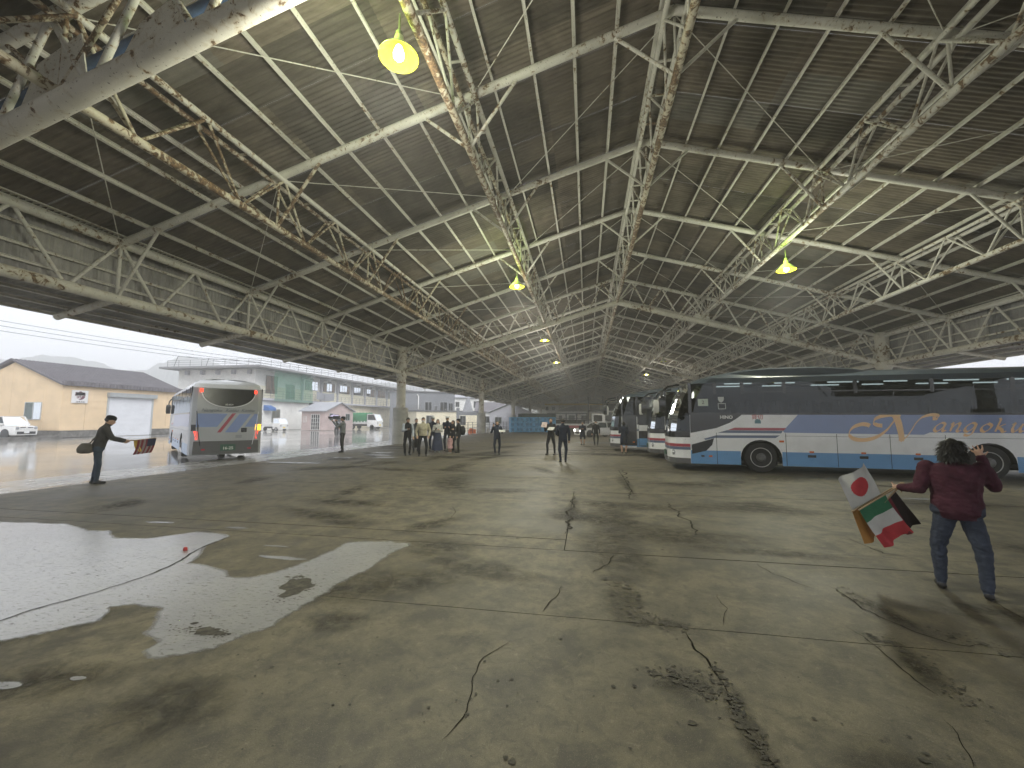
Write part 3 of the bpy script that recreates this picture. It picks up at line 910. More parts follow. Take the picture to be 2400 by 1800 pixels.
# ================================================================== coaches
PW = plain('coach_white', (0.82, 0.83, 0.85), 0.28, var=0.05, scale=2.5, coat=0.6)
PSILVER = plain('coach_silver', (0.40, 0.41, 0.43), 0.3, var=0.04, scale=1.5, coat=0.5)
PSKY = plain('coach_sky_blue', (0.13, 0.32, 0.60), 0.28, var=0.03, coat=0.6)
PLAV = plain('coach_lavender_blue', (0.20, 0.27, 0.50), 0.28, var=0.03, coat=0.6)
PNAVY = plain('coach_slate_blue', (0.10, 0.14, 0.23), 0.3, var=0.03, coat=0.5)
PRED = plain('coach_red', (0.36, 0.04, 0.06), 0.3, var=0.03, coat=0.6)
PROOF = plain('coach_roof', (0.07, 0.09, 0.115), 0.3, var=0.06, coat=0.5)
PBLK = plain('black_trim', (0.014, 0.015, 0.017), 0.22, var=0.1, coat=0.4)
PBUMP = plain('dark_bumper', (0.10, 0.10, 0.105), 0.5, var=0.06)
RUBBER = plain('tyre_rubber', (0.022, 0.022, 0.023), 0.85, var=0.2)
CHROME = plain('polished_wheel', (0.66, 0.66, 0.67), 0.3, metal=0.25, var=0.1, scale=9)
ORANGE_L = plain('orange_marker_lens', (0.7, 0.17, 0.03), 0.25, var=0.05)
SEAT_M = plain('seat_cloth', (0.10, 0.11, 0.16), 0.9, var=0.2)
LENS = plain('clear_lens', (0.6, 0.62, 0.65), 0.08, metal=0.5, var=0.2, scale=20)
INSIDE = plain('coach_interior', (0.05, 0.05, 0.055), 0.8)
STRIP = emit('interior_tube', (0.9, 1.0, 0.95), 3.0)
TAIL = emit('lit_tail_lens', (1.0, 0.06, 0.03), 1.3)
TAILO = emit('lit_amber_lens', (1.0, 0.42, 0.03), 2.2)
PAPER = plain('paper', (0.55, 0.62, 0.57), 0.9, var=0.03)

HALF = [(-.42, 0), (-.41, .45), (-.36, .8), (-.20, 1.05), (.02, 1.18), (.25, 1.245), (1.05, 1.245), (1.89, 1.245), (3.12, 1.245), (5.08, 1.245), (7.02, 1.245), (8.92, 1.245), (10.6, 1.245), (11.3, 1.245), (11.45, 1.2), (11.52, 1.05), (11.55, .6), (11.55, 0)]
LEV = [.25, .42, 1.3, 1.93, 2.45, 2.95, 3.12, 3.26, 3.345, 3.37]
WSC = [1, 1, 1, 1, .995, .982, .93, .76, .42, .05]
FSH = [.06, 0, .02, .12, .30, .60, .95, 1.45, 2.1, 2.6]
RSH = [.05, 0, 0, .03, .08, .16, .3, .55, .9, 1.3]
def bus_pt(k, j):
    x, y = HALF[k]
    y *= WSC[j]
    if x < 2.6: x += FSH[j] * (2.6 - x) / 3.0
    if x > 11: x -= RSH[j] * (x - 11) / .55
    return V((x, y, LEV[j]))
NH = len(HALF)
ARCH = [(2.37, .47), (8.24, .47)]
def bus_geo():
    """shell meshes shared by all coaches: returns dict of MB"""
    ring = [(k, 1) for k in range(NH)] + [(k, -1) for k in range(NH - 2, 0, -1)]
    def P(k, s, j):
        p = bus_pt(k, j); return V((p.x, p.y * s, p.z))
    parts = {'front_body': MB(), 'roof': MB(), 'rear_body': MB(), 'windscreen': MB(), 'panes': []}
    n = len(ring)
    for j in range(len(LEV) - 1):
        for q in range(n):
            (ka, sa), (kb, sb) = ring[q], ring[(q + 1) % n]
            km = min(ka, kb); s = sa if 0 < ka < NH - 1 else sb
            quad = [P(ka, sa, j), P(kb, sb, j), P(kb, sb, j + 1), P(ka, sa, j + 1)]
            if j >= 5: tgt = parts['roof']
            elif km < 5:
                tgt = parts['windscreen'] if j >= 2 else parts['front_body']
            elif km >= 13: tgt = parts['rear_body']
            elif j < 3: continue
            else:
                if j == 3:
                    m = MB(); m.add([P(ka, sa, 3), P(kb, sb, 3), P(kb, sb, 4), P(ka, sa, 4), P(ka, sa, 5), P(kb, sb, 5)], [(0, 1, 2, 3), (3, 2, 5, 4)])
                    parts['panes'].append((m, km, s))
                continue
            tgt.add(quad, [(0, 1, 2, 3)])
    parts['roof'].add([P(k, s, len(LEV) - 1) for k, s in ring], [list(range(n))])
    return parts
_G = bus_geo()
def arch_panel(s):
    top = 1.93; pts = [(.25, .25)]
    for cx, cz in ARCH:
        for a in range(0, 13):
            t = math.pi - a * math.pi / 12
            pts.append((cx + .60 * math.cos(t), cz + .60 * math.sin(t)))
        pts[-13] = (cx - .60, .25) if False else pts[-13]
        pts.insert(len(pts) - 13, (cx - .60, .25)); pts.append((cx + .60, .25))
    pts += [(11.3, .25), (11.3, top), (.25, top)]
    b = MB(); b.add([(x, s * 1.245, z) for x, z in pts], [list(range(len(pts)))])
    for cx, cz in ARCH:      # wheel housing
        prev = None
        for a in range(13):
            t = math.pi - a * math.pi / 12
            p = (cx + .60 * math.cos(t), cz + .60 * math.sin(t))
            if prev: b.add([(prev[0], s * 1.245, prev[1]), (p[0], s * 1.245, p[1]), (p[0], s * .7, p[1]), (prev[0], s * .7, prev[1])], [(0, 1, 2, 3)], 1)
            prev = p
        b.add([(cx - .62, s * .7, .2), (cx + .62, s * .7, .2), (cx + .62, s * .7, 1.1), (cx - .62, s * .7, 1.1)], [(0, 1, 2, 3)], 1)
    return b
_tyre = MB(); _tyre.lathe([(.30, -.13), (.46, -.13), (.49, -.10), (.50, 0), (.49, .10), (.46, .13), (.30, .13)], 32, axis='y')
_rim = MB(); _rim.lathe([(.315, -.135), (.30, -.15), (.275, -.10), (.24, -.075), (.16, -.09), (.15, -.10)], 32, axis='y', caps=False)
_hub = MB(); _hub.lathe([(.15, -.09), (.14, -.15), (.09, -.17), (.08, -.20), (.01, -.205)], 20, axis='y')
_hub_m = _hub.mesh('hub', plain('dark_hub', (0.12, 0.12, 0.12), .45, metal=.3), 40)
_holes = MB()
for k in range(10):
    a = k * math.tau / 10
    c = V((.215 * math.cos(a), -.098, .215 * math.sin(a)))
    _holes.lathe([(.036, .02), (.036, -.022)], 8, tuple(c), axis='y')
for k in range(10):
    a = (k + .5) * math.tau / 10
    _holes.lathe([(.012, 0), (.012, -.03)], 6, (.155 * math.cos(a), -.105, .155 * math.sin(a)), axis='y')
_tyre_m = _tyre.mesh('wheel', RUBBER, 40); _rim_m = _rim.mesh('rim', CHROME, 35); _hole_m = _holes.mesh('rim_holes', PBLK)
_seat = MB(); _seat.box((0, -.45, .35), (.45, .45, .5)); _seat.box((.38, -.45, .35), (.52, .45, 1.12)); _seat.box((.40, -.40, 1.12), (.5, -.06, 1.3)); _seat.box((.40, .06, 1.12), (.5, .40, 1.3))
_seat_m = _seat.mesh('seat', SEAT_M)

def flat(poly, s, y, off, name, mat, parent):
    b = MB(); b.add([(x, s * (y + off), z) for x, z in poly], [list(range(len(poly)))])
    return b.obj(name, mat, parent)
def nib(path, w0, w1, ang, n=10):
    """broad-nib pen stroke along a smooth path, returns quads as (pts, faces)"""
    P = [V((p[0], p[1])) for p in path]; out = []
    for i in range(len(P) - 1):
        p0 = P[max(i - 1, 0)]; p1 = P[i]; p2 = P[i + 1]; p3 = P[min(i + 2, len(P) - 1)]
        for k in range(n):
            t = k / n
            out.append(0.5 * ((2 * p1) + (p2 - p0) * t + (2 * p0 - 5 * p1 + 4 * p2 - p3) * t * t + (3 * p1 - p0 - 3 * p2 + p3) * t ** 3))
    out.append(P[-1])
    pts = []
    for i, p in enumerate(out):
        w = w0 + (w1 - w0) * i / (len(out) - 1)
        v = V((math.cos(ang), math.sin(ang))) * w / 2
        d = (out[min(i + 1, len(out) - 1)] - out[max(i - 1, 0)]).normalized()
        h = V((-d.y, d.x)) * 0.010
        # width measured across the stroke from the nib, never thinner than a hairline
        cr = abs(v.x * d.y - v.y * d.x)
        nn = V((-d.y, d.x)) * max(cr, 0.012)
        pts += [p + nn, p - nn]
    return pts
def strokes(list_, off, parent, name, mat):
    b = MB()
    for i, (path, w0, w1, ang) in enumerate(list_):
        p = nib(path, w0, w1, ang)
        b = MB()
        b.add([(q.x, -(1.245 + off + .0004 * i), q.y) for q in p], [(2 * k, 2 * k + 1, 2 * k + 3, 2 * k + 2) for k in range(len(p) // 2 - 1)])
        b.obj(name, mat, parent)

def coach(label, loc, rz, body=PW, lettering=False, seats=False, door_open=False, rear=False, group='coaches'):
    t = thing('coach', label, 'bus', loc, rz, group)
    g = _G
    g['front_body'].obj('front_body', body, t, 30)
    g['rear_body'].obj('rear_body', body, t, 30)
    g['roof'].obj('roof', PW if rear else PROOF, t, 40)
    g['windscreen'].obj('windscreen', BUSGLASS, t, 30)
    for m, km, s in g['panes']:
        if door_open and s < 0 and km == 5: continue
        pn = m.obj('window', BUSGLASS, t)
        b = MB()
        x0 = HALF[km][0] + .0; x1 = HALF[km + 1][0]
        if km >= 7:
            b.box((x0 + .06, s * 1.23 - .012, 2.62), (x1 - .02, s * 1.23 + .012, 2.66))
            b.box(((x0 + x1) / 2 - .012, s * 1.23 - .012, 1.95), ((x0 + x1) / 2 + .012, s * 1.23 + .012, 2.62))
            b.obj('sash_bar', PBLK, pn)
    for s in (-1, 1):
        arch_panel(s).obj('side_panel', [body, PBLK], t)
        for x in (.27, 1.05, 1.89, 3.12, 5.08, 7.02, 8.92, 10.6, 11.25):
            b = MB(); b.box((x - .05, s * 1.215 - .02, 1.9), (x + .05, s * 1.215 + .02, 2.98)); b.obj('pillar', PBLK, t)
        b = MB(); b.box((.25, s * 1.232 - .02, 1.885), (11.3, s * 1.232 + .02, 1.95)); b.obj('window_rail', PBLK, t)
        # livery
        arcs = [(.25, ARCH[0][0] - .60), (ARCH[0][0] + .60, ARCH[1][0] - .60), (ARCH[1][0] + .60, 11.3)]
        for a, c in arcs:
            flat([(a, .25), (c, .25), (c, .69), (a, .69)], s, 1.245, .003, 'skirt_stripe', PSKY, t)
        flat([(3.48, 1.9), (11.3, 1.9), (11.3, 1.36), (6.87, 1.36), (6.72, 1.29), (3.06, 1.31), (3.02, 1.36)], s, 1.245, .003, 'blue_band', PLAV, t)
        flat([(1.62, 1.46), (3.12, 1.46), (3.04, 1.375), (1.40, 1.375)], s, 1.245, .004, 'red_stripe', PRED, t)
        flat([(1.38, 1.37), (3.02, 1.37), (2.97, 1.285), (1.10, 1.285)], s, 1.245, .0035, 'slate_stripe', PNAVY, t)
        flat([(1.05, 1.20), (2.93, 1.22), (2.80, 1.135), (1.02, 1.115), (.72, 1.04), (.66, 1.08)], s, 1.245, .0035, 'slate_stripe', PNAVY, t)
        if not (door_open and s < 0):
            flat([(.26, 1.90), (.26, 1.27), (1.06, 1.44), (1.48, 1.62), (1.72, 1.78), (1.86, 1.90)], s, 1.245, .005, 'door_glass', PBLK, t)
            flat([(.28, .88), (.98, 1.10), (.92, .88), (.73, .68), (.29, .57)], s, 1.245, .005, 'low_window', PBLK, t)
        else:
            flat([(1.06, 1.90), (1.06, 1.44), (1.48, 1.62), (1.72, 1.78), (1.86, 1.90)], s, 1.245, .005, 'door_glass', PBLK, t)
            flat([(.27, .32), (1.03, .32), (1.03, 1.9), (.27, 1.9)], s, 1.245, .005, 'door_opening', PBLK, t)
            d = MB(); d.box((1.12, s * 1.36 - .02, .32), (2.0, s * 1.36 + .02, 2.75)); dd = d.obj('open_door', PBLK, t)
            d = MB(); d.box((1.14, s * 1.395 - .01, .34), (1.98, s * 1.395 + .01, .72)); d.obj('door_skirt', PSKY, dd)
            d = MB(); d.box((1.14, s * 1.395 - .01, 1.12), (1.98, s * 1.395 + .01, 1.42)); d.obj('door_stripe', PW, dd)
            d = MB(); d.box((.3, s * 1.28 - .15, .22), (1.0, s * 1.28 + .1, .30)); d.obj('door_step', CHROME, t)
        for x in (1.06, 3.09, 4.49, 5.87, 7.23, 9.3, 10.4):
            top = 1.29
            bt = .26 if not any(abs(x - c[0]) < .62 for c in ARCH) else 1.08
            flat([(x - .007, bt), (x + .007, bt), (x + .007, top), (x - .007, top)], s, 1.245, .006, 'panel_seam', PBLK, t)
        flat([(3.06, 1.20), (11.3, 1.20), (11.3, 1.208), (3.06, 1.208)], s, 1.245, .006, 'panel_seam', PBLK, t)
        for x in (3.79, 5.17, 6.54):
            b = MB(); b.box((x - .11, s * 1.249 - .012, .535), (x + .11, s * 1.249 + .012, .615)); b.obj('hatch_handle', PBLK, t)
            b = MB(); b.box((x - .06, s * 1.249 - .008, .68), (x + .06, s * 1.249 + .008, .735)); b.obj('side_marker', ORANGE_L, t)
        b = MB(); b.box((2.90, s * 1.25 - .015, 1.0), (3.03, s * 1.25 + .015, 1.06)); b.obj('side_marker', ORANGE_L, t)
        for x in (.62, .86):
            b = MB(); b.box((x - .05, s * 1.25 - .012, .48), (x + .05, s * 1.25 + .012, .535)); b.obj('side_marker', ORANGE_L if x > .7 else PBLK, t)
        for cx, cz in ARCH:
            rot = Matrix.Identity(4) if s < 0 else Matrix.Rotation(math.pi, 4, 'Z')
            w = put('wheel', _tyre_m, t, Matrix.Translation((cx, s * 1.075, .50)) @ rot)
            put('rim', _rim_m, w); put('hub', _hub_m, w); put('rim_holes', _hole_m, w)
    if not rear:
        b = MB()
        rs = []
        for x, zt, hw in ((1.3, 3.30, .7), (1.9, 3.40, .98), (2.8, 3.47, 1.06), (4.2, 3.47, 1.06), (5.2, 3.40, 1.0), (5.9, 3.28, .8)):
            rs.append([(x, -hw, 3.16), (x, -hw * .96, zt - .06), (x, -hw * .75, zt), (x, hw * .75, zt), (x, hw * .96, zt - .06), (x, hw, 3.16)])
        b.loft(rs); b.obj('roof_fairing', PROOF, t, 45)
    # underside and interior
    b = MB(); b.box((0, -1.1, .3), (11.3, 1.1, .36)); b.obj('chassis', PBLK, t)
    b = MB(); b.box((.1, -1.2, 1.02), (11.4, 1.2, 1.08)); b.obj('floor', INSIDE, t)
    b = MB(); b.box((.9, -1.15, 3.0), (11.1, 1.15, 3.04)); b.obj('headlining', plain('headlining', (0.15, 0.15, 0.15), .9), t)
    b = MB(); b.box((11.2, -1.15, 1.1), (11.25, 1.15, 2.9)); b.obj('rear_bulkhead', INSIDE, t)
    if seats:
        for r in range(10):
            for y in (-.7, .7):
                put('seat', _seat_m, t, Matrix.Translation((1.7 + r * .92, y, 1.06)))
        for r in range(6):
            for y in (-.62, .62):
                b = MB(); b.box((1.5 + r * 1.55, y - .035, 2.95), (2.35 + r * 1.55 - .25 * (r % 2), y + .035, 2.985)); b.obj('ceiling_tube', STRIP, t)
    # front: stripes follow the nose
    def nose(z0, z1, name, mat, off=.006, kmax=5):
        b = MB(); pts = []
        for s in (-1, 1):
            ks = range(kmax, -1, -1) if s < 0 else range(1, kmax + 1)
            for k in ks:
                a = bus_pt(k, 1)
                d = V((-1, a.y * .55, 0)).normalized()
                pts.append((a.x + d.x * off, s * (a.y + d.y * off)))
        vs = [(x, y, z) for x, y in pts for z in (z0, z1)]
        b.add(vs, [(2 * i, 2 * i + 2, 2 * i + 3, 2 * i + 1) for i in range(len(pts) - 1)])
        return b.obj(name, mat, t)
    nose(.25, .42, 'bumper', PBUMP, .012); nose(.80, .90, 'red_stripe', PRED); nose(.70, .795, 'slate_stripe', PNAVY, .005); nose(1.12, 1.32, 'front_mask', PBLK, .008)
    for s in (-1, 1):
        b = MB(); b.lathe([(.02, -.06), (.085, -.05), (.10, 0), (.10, .05)], 14, (-.25, s * .92, .60), axis='x'); b.obj('headlight', LENS, t, 40)
        b = MB(); b.lathe([(.02, -.05), (.05, -.04), (.055, .04)], 12, (-.37, s * .62, .36), axis='x'); b.obj('fog_light', LENS, t, 40)
        arm = MB(); arm.path([(-.05, s * 1.12, 2.92), (-.42, s * 1.22, 2.86), (-.60, s * 1.30, 2.70), (-.62, s * 1.32, 2.5)], .032, 8)
        a = arm.obj('mirror_arm', PBLK, t, 50)
        m = MB()
        m.loft([[(-.62 + dx * w, s * 1.32 + dy * w, z) for dx, dy in ((-.09, -.10), (.09, -.12), (.10, .10), (-.07, .12), (-.11, .03))] for z, w in ((1.98, .75), (2.05, 1), (2.42, 1.05), (2.52, .8))])
        m.obj('mirror', plain('mirror_shell', (0.62, 0.62, 0.60), .3) if s > 0 else PBLK, a, 40)
    b = MB(); b.box((-.46, -.26, .46), (-.425, .26, .62)); b.obj('number_plate', plain('green_plate', (0.035, 0.10, 0.065), .5), t)
    b = MB()
    for y0, y1 in ((-.85, -.1), (.1, .85)):
        b.path([(-.40, y0, 1.30), (-.36, (y0 + y1) / 2, 1.52), (-.30, y1, 1.62)], .012, 6)
    b.obj('wipers', PBLK, t)
    if lettering:
        put('charter_sign', TXT['kashi'], t, Matrix.Translation((2.30, -1.253, 1.80)) @ Matrix.Rotation(math.pi / 2, 4, 'X'))
        put('maker_badge', TXT['maker'], t, Matrix.Translation((1.38, -1.256, 1.80)) @ Matrix.Rotation(math.pi / 2, 4, 'X'))
        flat([(2.22, 1.60), (2.40, 1.60), (2.40, 1.68), (2.37, 1.73), (2.31, 1.745), (2.25, 1.73), (2.22, 1.68)], -1, 1.245, .006, 'sticker', plain('teal_sticker', (0.16, 0.30, 0.36), .5), t)
        flat([(.52, 2.18), (.84, 2.18), (.84, 2.42), (.52, 2.42)], -1, 1.245, .008, 'paper_notice', PAPER, t)
        put('paper_number', TXT['paper2'], t, Matrix.Translation((.68, -1.257, 2.30)) @ Matrix.Rotation(math.pi / 2, 4, 'X'))
        flat([(1.15, 2.48), (1.33, 2.48), (1.33, 2.39), (1.30, 2.33), (1.24, 2.29), (1.18, 2.33), (1.15, 2.39)], -1, 1.245, .008, 'shield_sticker', plain('white_sticker', (.6, .62, .62), .5), t)
        for z0, z1, x0, x1 in ((2.07, 2.09, 1.14, 1.38), (2.25, 2.27, 1.14, 1.38), (2.07, 2.27, 1.14, 1.16), (2.07, 2.27, 1.36, 1.38)):
            flat([(x0, z0), (x1, z0), (x1, z1), (x0, z1)], -1, 1.245, .008, 'square_sticker', MATS['white_sticker'], t)
        A = rad(38)
        NW_ = .17
        N1 = [([(5.38, 1.545), (5.30, 1.585), (5.16, 1.59), (4.98, 1.52), (4.86, 1.40), (4.83, 1.26), (4.93, 1.15), (5.12, 1.11), (5.36, 1.14), (5.60, 1.25), (5.80, 1.42), (5.95, 1.62), (6.08, 1.80), (6.17, 1.885)], .13, .12, rad(75)),
              ([(5.70, 1.555), (5.58, 1.57), (5.49, 1.63), (5.52, 1.74), (5.66, 1.83), (5.86, 1.875), (6.02, 1.885), (6.17, 1.885)], .12, .12, rad(80)),
              ([(6.04, 1.885), (6.10, 1.70), (6.14, 1.45), (6.16, 1.25), (6.15, 1.09)], .20, .13, rad(5)),
              ([(6.13, 1.07), (6.30, 1.24), (6.42, 1.42), (6.55, 1.64), (6.70, 1.80), (6.88, 1.875), (7.03, 1.88), (7.10, 1.84), (7.06, 1.775), (6.96, 1.775)], .10, .12, rad(60))]
        strokes(N1, .006, t, 'script_capital', GOLD)
        x0, zb, h = 6.95, 1.40, .235
        def L(dx, pts, w=.10, a=A):
            return ([(x0 + dx + (px + .30 * py) * h, zb + py * h) for px, py in pts], w, w, a)
        N2 = [L(0, [(1.05, .95), (.6, 1.02), (.15, .6), (.1, .15), (.4, 0), (.8, .35), (1.05, .95)]), L(0, [(1.08, 1.0), (.95, .35), (1.0, .03), (1.3, .12)]),
              L(.35, [(.1, .85), (.3, 1.0), (.28, .5), (.22, 0)]), L(.35, [(.25, .3), (.6, .85), (.95, 1.0), (1.0, .7), (.9, .15), (1.05, 0), (1.3, .15)]),
              L(.72, [(1.05, .95), (.6, 1.02), (.15, .6), (.1, .15), (.4, 0), (.8, .35), (1.05, .95)]), L(.72, [(1.1, 1.0), (1.0, .3), (.85, -.3), (.5, -.5), (.1, -.4)]),
              L(1.10, [(.6, 1.0), (.15, .65), (.1, .2), (.45, 0), (.85, .3), (.95, .75), (.6, 1.0)]),
              L(1.40, [(.45, 1.55), (.35, .9), (.2, 0)]), L(1.40, [(.25, 1.55), (.5, 1.6)]), L(1.40, [(1.0, .95), (.6, .7), (.35, .5), (.7, .3), (.95, 0), (1.25, .1)]),
              L(1.76, [(.1, .85), (.35, 1.0), (.25, .4), (.4, .02), (.75, .25), (1.1, .95)]), L(1.76, [(1.12, 1.0), (1.0, .35), (1.1, .02), (1.4, .15)])]
        strokes(N2, .0075, t, 'script_letters', GOLD)
    if rear:
        X = 11.556
        def rf(poly, off, name, mat):
            b = MB(); b.add([(X + off - (max(0, z - 1.93) * .115), -y, z) for y, z in poly], [list(range(len(poly)))]); return b.obj(name, mat, t)
        # y is to the left seen from behind (local +y = left of picture when looking at the tail)
        rf([(-1.0, .80), (1.0, .80), (1.05, 1.0), (1.05, 1.9), (-1.05, 1.9), (-1.05, 1.0)], .003, 'rear_panel', PSILVER)
        U = [(.92 * math.cos(a) * (1 if abs(math.cos(a)) < .9 else 1.0), 2.92 - .74 * (math.sin(a) ** .8)) for a in [math.pi * k / 24 for k in range(25)]]
        b = MB(); pts = [(y, z) for y, z in U]
        rw = rf(pts, .02, 'rear_window', PBLK)
        rf([(y * 1.03, z - .03) if 0 < i < 24 else (y * 1.04, z) for i, (y, z) in enumerate(U)] + [(y, z + .005) for y, z in reversed(U)], .017, 'window_chrome', PW)
        rf([(-1.05, 1.36), (1.05, 1.36), (1.05, 1.90), (-1.05, 1.90)], .006, 'blue_band', PLAV)
        def sl_(y0, w, z0, z1, name, mat, off):
            k = .62
            rf([(y0, z0), (y0 - w, z0), (y0 - w - (z1 - z0) * k, z1), (y0 - (z1 - z0) * k, z1)], off, name, mat)
        sl_(.50, .14, 1.14, 1.92, 'white_stripe', PSILVER, .008); sl_(.36, .13, 1.14, 1.92, 'red_stripe', PRED, .009); sl_(.23, .13, 1.14, 1.92, 'white_stripe', PSILVER, .008)
        sl_(.10, .42, 1.14, 1.37, 'blue_stripe', PLAV, .008); sl_(-.32, .12, 1.14, 1.90, 'white_stripe', PSILVER, .009)
        rf([(-1.12, .28), (1.12, .28), (1.1, .80), (-1.1, .80)], .012, 'rear_bumper', PBUMP)
        for y, nm in ((-.58, 'n1'), (.10, 'n2'), (.66, 'n3')):
            put('script_name', TXT[nm], t, Matrix.Translation((X + .004, y, 2.04)) @ Matrix.Rotation(math.pi / 2, 4, 'Z') @ Matrix.Rotation(math.pi / 2, 4, 'X'))
        rotr = Matrix.Rotation(math.pi / 2, 4, 'Z') @ Matrix.Rotation(math.pi / 2, 4, 'X')
        put('window_mark', TXT['rearmark'], t, Matrix.Translation((X - .005, .0, 2.27)) @ rotr)
        rf([(-.30, .40), (.22, .40), (.22, .66), (-.30, .66)], .02, 'number_plate', plain('green_plate', (0.035, 0.10, 0.065), .5))
        put('plate_number', TXT['plate'], t, Matrix.Translation((X + .024, .04, .50)) @ rotr)
        for y in (-1, 1):
            b = MB(); b.add([(X + .02 - .03, y * 1.0, .86), (X - .10, y * 1.16, .86), (X - .10, y * 1.17, 1.20), (X + .02 - .03, y * 1.02, 1.20), (X + .02, y * .98, .86), (X + .02, y * 1.0, 1.20)], [(4, 0, 3, 5), (0, 1, 2, 3)])
            b.obj('tail_light', TAIL, t)
            b = MB(); b.add([(X + .015, y * .96, 1.21), (X - .10, y * 1.19, 1.21), (X - .10, y * 1.195, 1.46), (X + .015, y * .97, 1.46)], [(0, 1, 2, 3)])
            b.obj('turn_signal', TAILO if y > 0 else PBLK, t)
            b = MB(); b.box((X - .14, y * .93 - .05, 2.76), (X - .06, y * .93 + .05, 2.9)); b.obj('high_tail_light', TAIL, t)
            b = MB(); b.box((X + .01, y * .78 - .06, .44), (X + .02, y * .78 + .06, .50)); b.obj('reflector', plain('red_reflector', (.5, .03, .05), .2), t)
            b = MB(); b.path([(X + .01, y * 1.05, 2.0), (X + .012, y * .99, 1.3), (X + .015, y * .88, .62)], .012, 6); b.obj('panel_seam', PBLK if y < 0 else PW, t)
        rf([(-.66, 1.14), (-.46, 1.14), (-.46, 1.32), (-.66, 1.32)], .012, 'engine_grille', PBLK)
        for k in range(3): rf([(-.50, .92 + k * .04), (-.28, .92 + k * .04), (-.28, .937 + k * .04), (-.50, .937 + k * .04)], .010, 'small_print', INK)
    return t

BUS_ROT = rad(-4.74)
coach('white and blue coach with gold script lettering, parked broadside closest to the viewer', (3.31, 16.11, 0), BUS_ROT, lettering=True, seats=True)
coach('white coach wedged between two others, only its nose showing', (3.25, 20.3, 0), BUS_ROT)
coach('white coach with its front door open, farthest of the parked row', (1.75, 24.5, 0), BUS_ROT, door_open=True)
coach('silver-grey coach driving away across the wet yard, rear lights on', (-23.7, 21.5, 0), rad(-37), body=PSILVER, rear=True, seats=False)

# ================================================================== people
SKIN = plain('skin', (0.50, 0.31, 0.22), 0.55, var=0.06, scale=12)
HAIR = plain('black_hair', (0.018, 0.016, 0.015), 0.5, var=0.2, scale=30)
EYE = plain('dark_eye', (0.015, 0.012, 0.012), 0.2)
MASKM = plain('face_mask', (0.72, 0.73, 0.74), 0.8, var=0.03)
LIP = plain('lips', (0.36, 0.16, 0.13), 0.5)
def cloth(name, col, var=0.18):
    return plain(name, col, 0.85, var=var, scale=9, bmp=0.4, obj=True, spec=0.2)
C_BLACK = cloth('black_cloth', (0.022, 0.023, 0.027)); C_NAVY = cloth('navy_cloth', (0.022, 0.028, 0.05)); C_GREY = cloth('grey_jacket_cloth', (0.24, 0.26, 0.27))
C_DGREY = cloth('dark_grey_cloth', (0.06, 0.062, 0.068)); C_CREAM = cloth('cream_jacket_cloth', (0.46, 0.42, 0.31)); C_WHITE = cloth('white_knit', (0.58, 0.57, 0.54)); C_SHIRT = cloth('pale_blue_shirt', (0.50, 0.54, 0.62))
C_DENIM = cloth('dark_denim', (0.055, 0.075, 0.105)); C_SKIRT = cloth('navy_skirt_cloth', (0.045, 0.055, 0.10)); C_PINK = cloth('pink_cloth', (0.62, 0.38, 0.38)); C_MAROON = cloth('maroon_quilted_cloth', (0.075, 0.024, 0.038)); C_SLATE = cloth('slate_trousers', (0.055, 0.066, 0.095)); C_WOOL = cloth('charcoal_wool', (0.065, 0.062, 0.06))
SHOE = plain('black_shoe', (0.018, 0.017, 0.017), 0.4); SHOE_W = plain('white_shoe', (0.55, 0.55, 0.55), 0.6)
PEOPLE = []
HANDS = {}
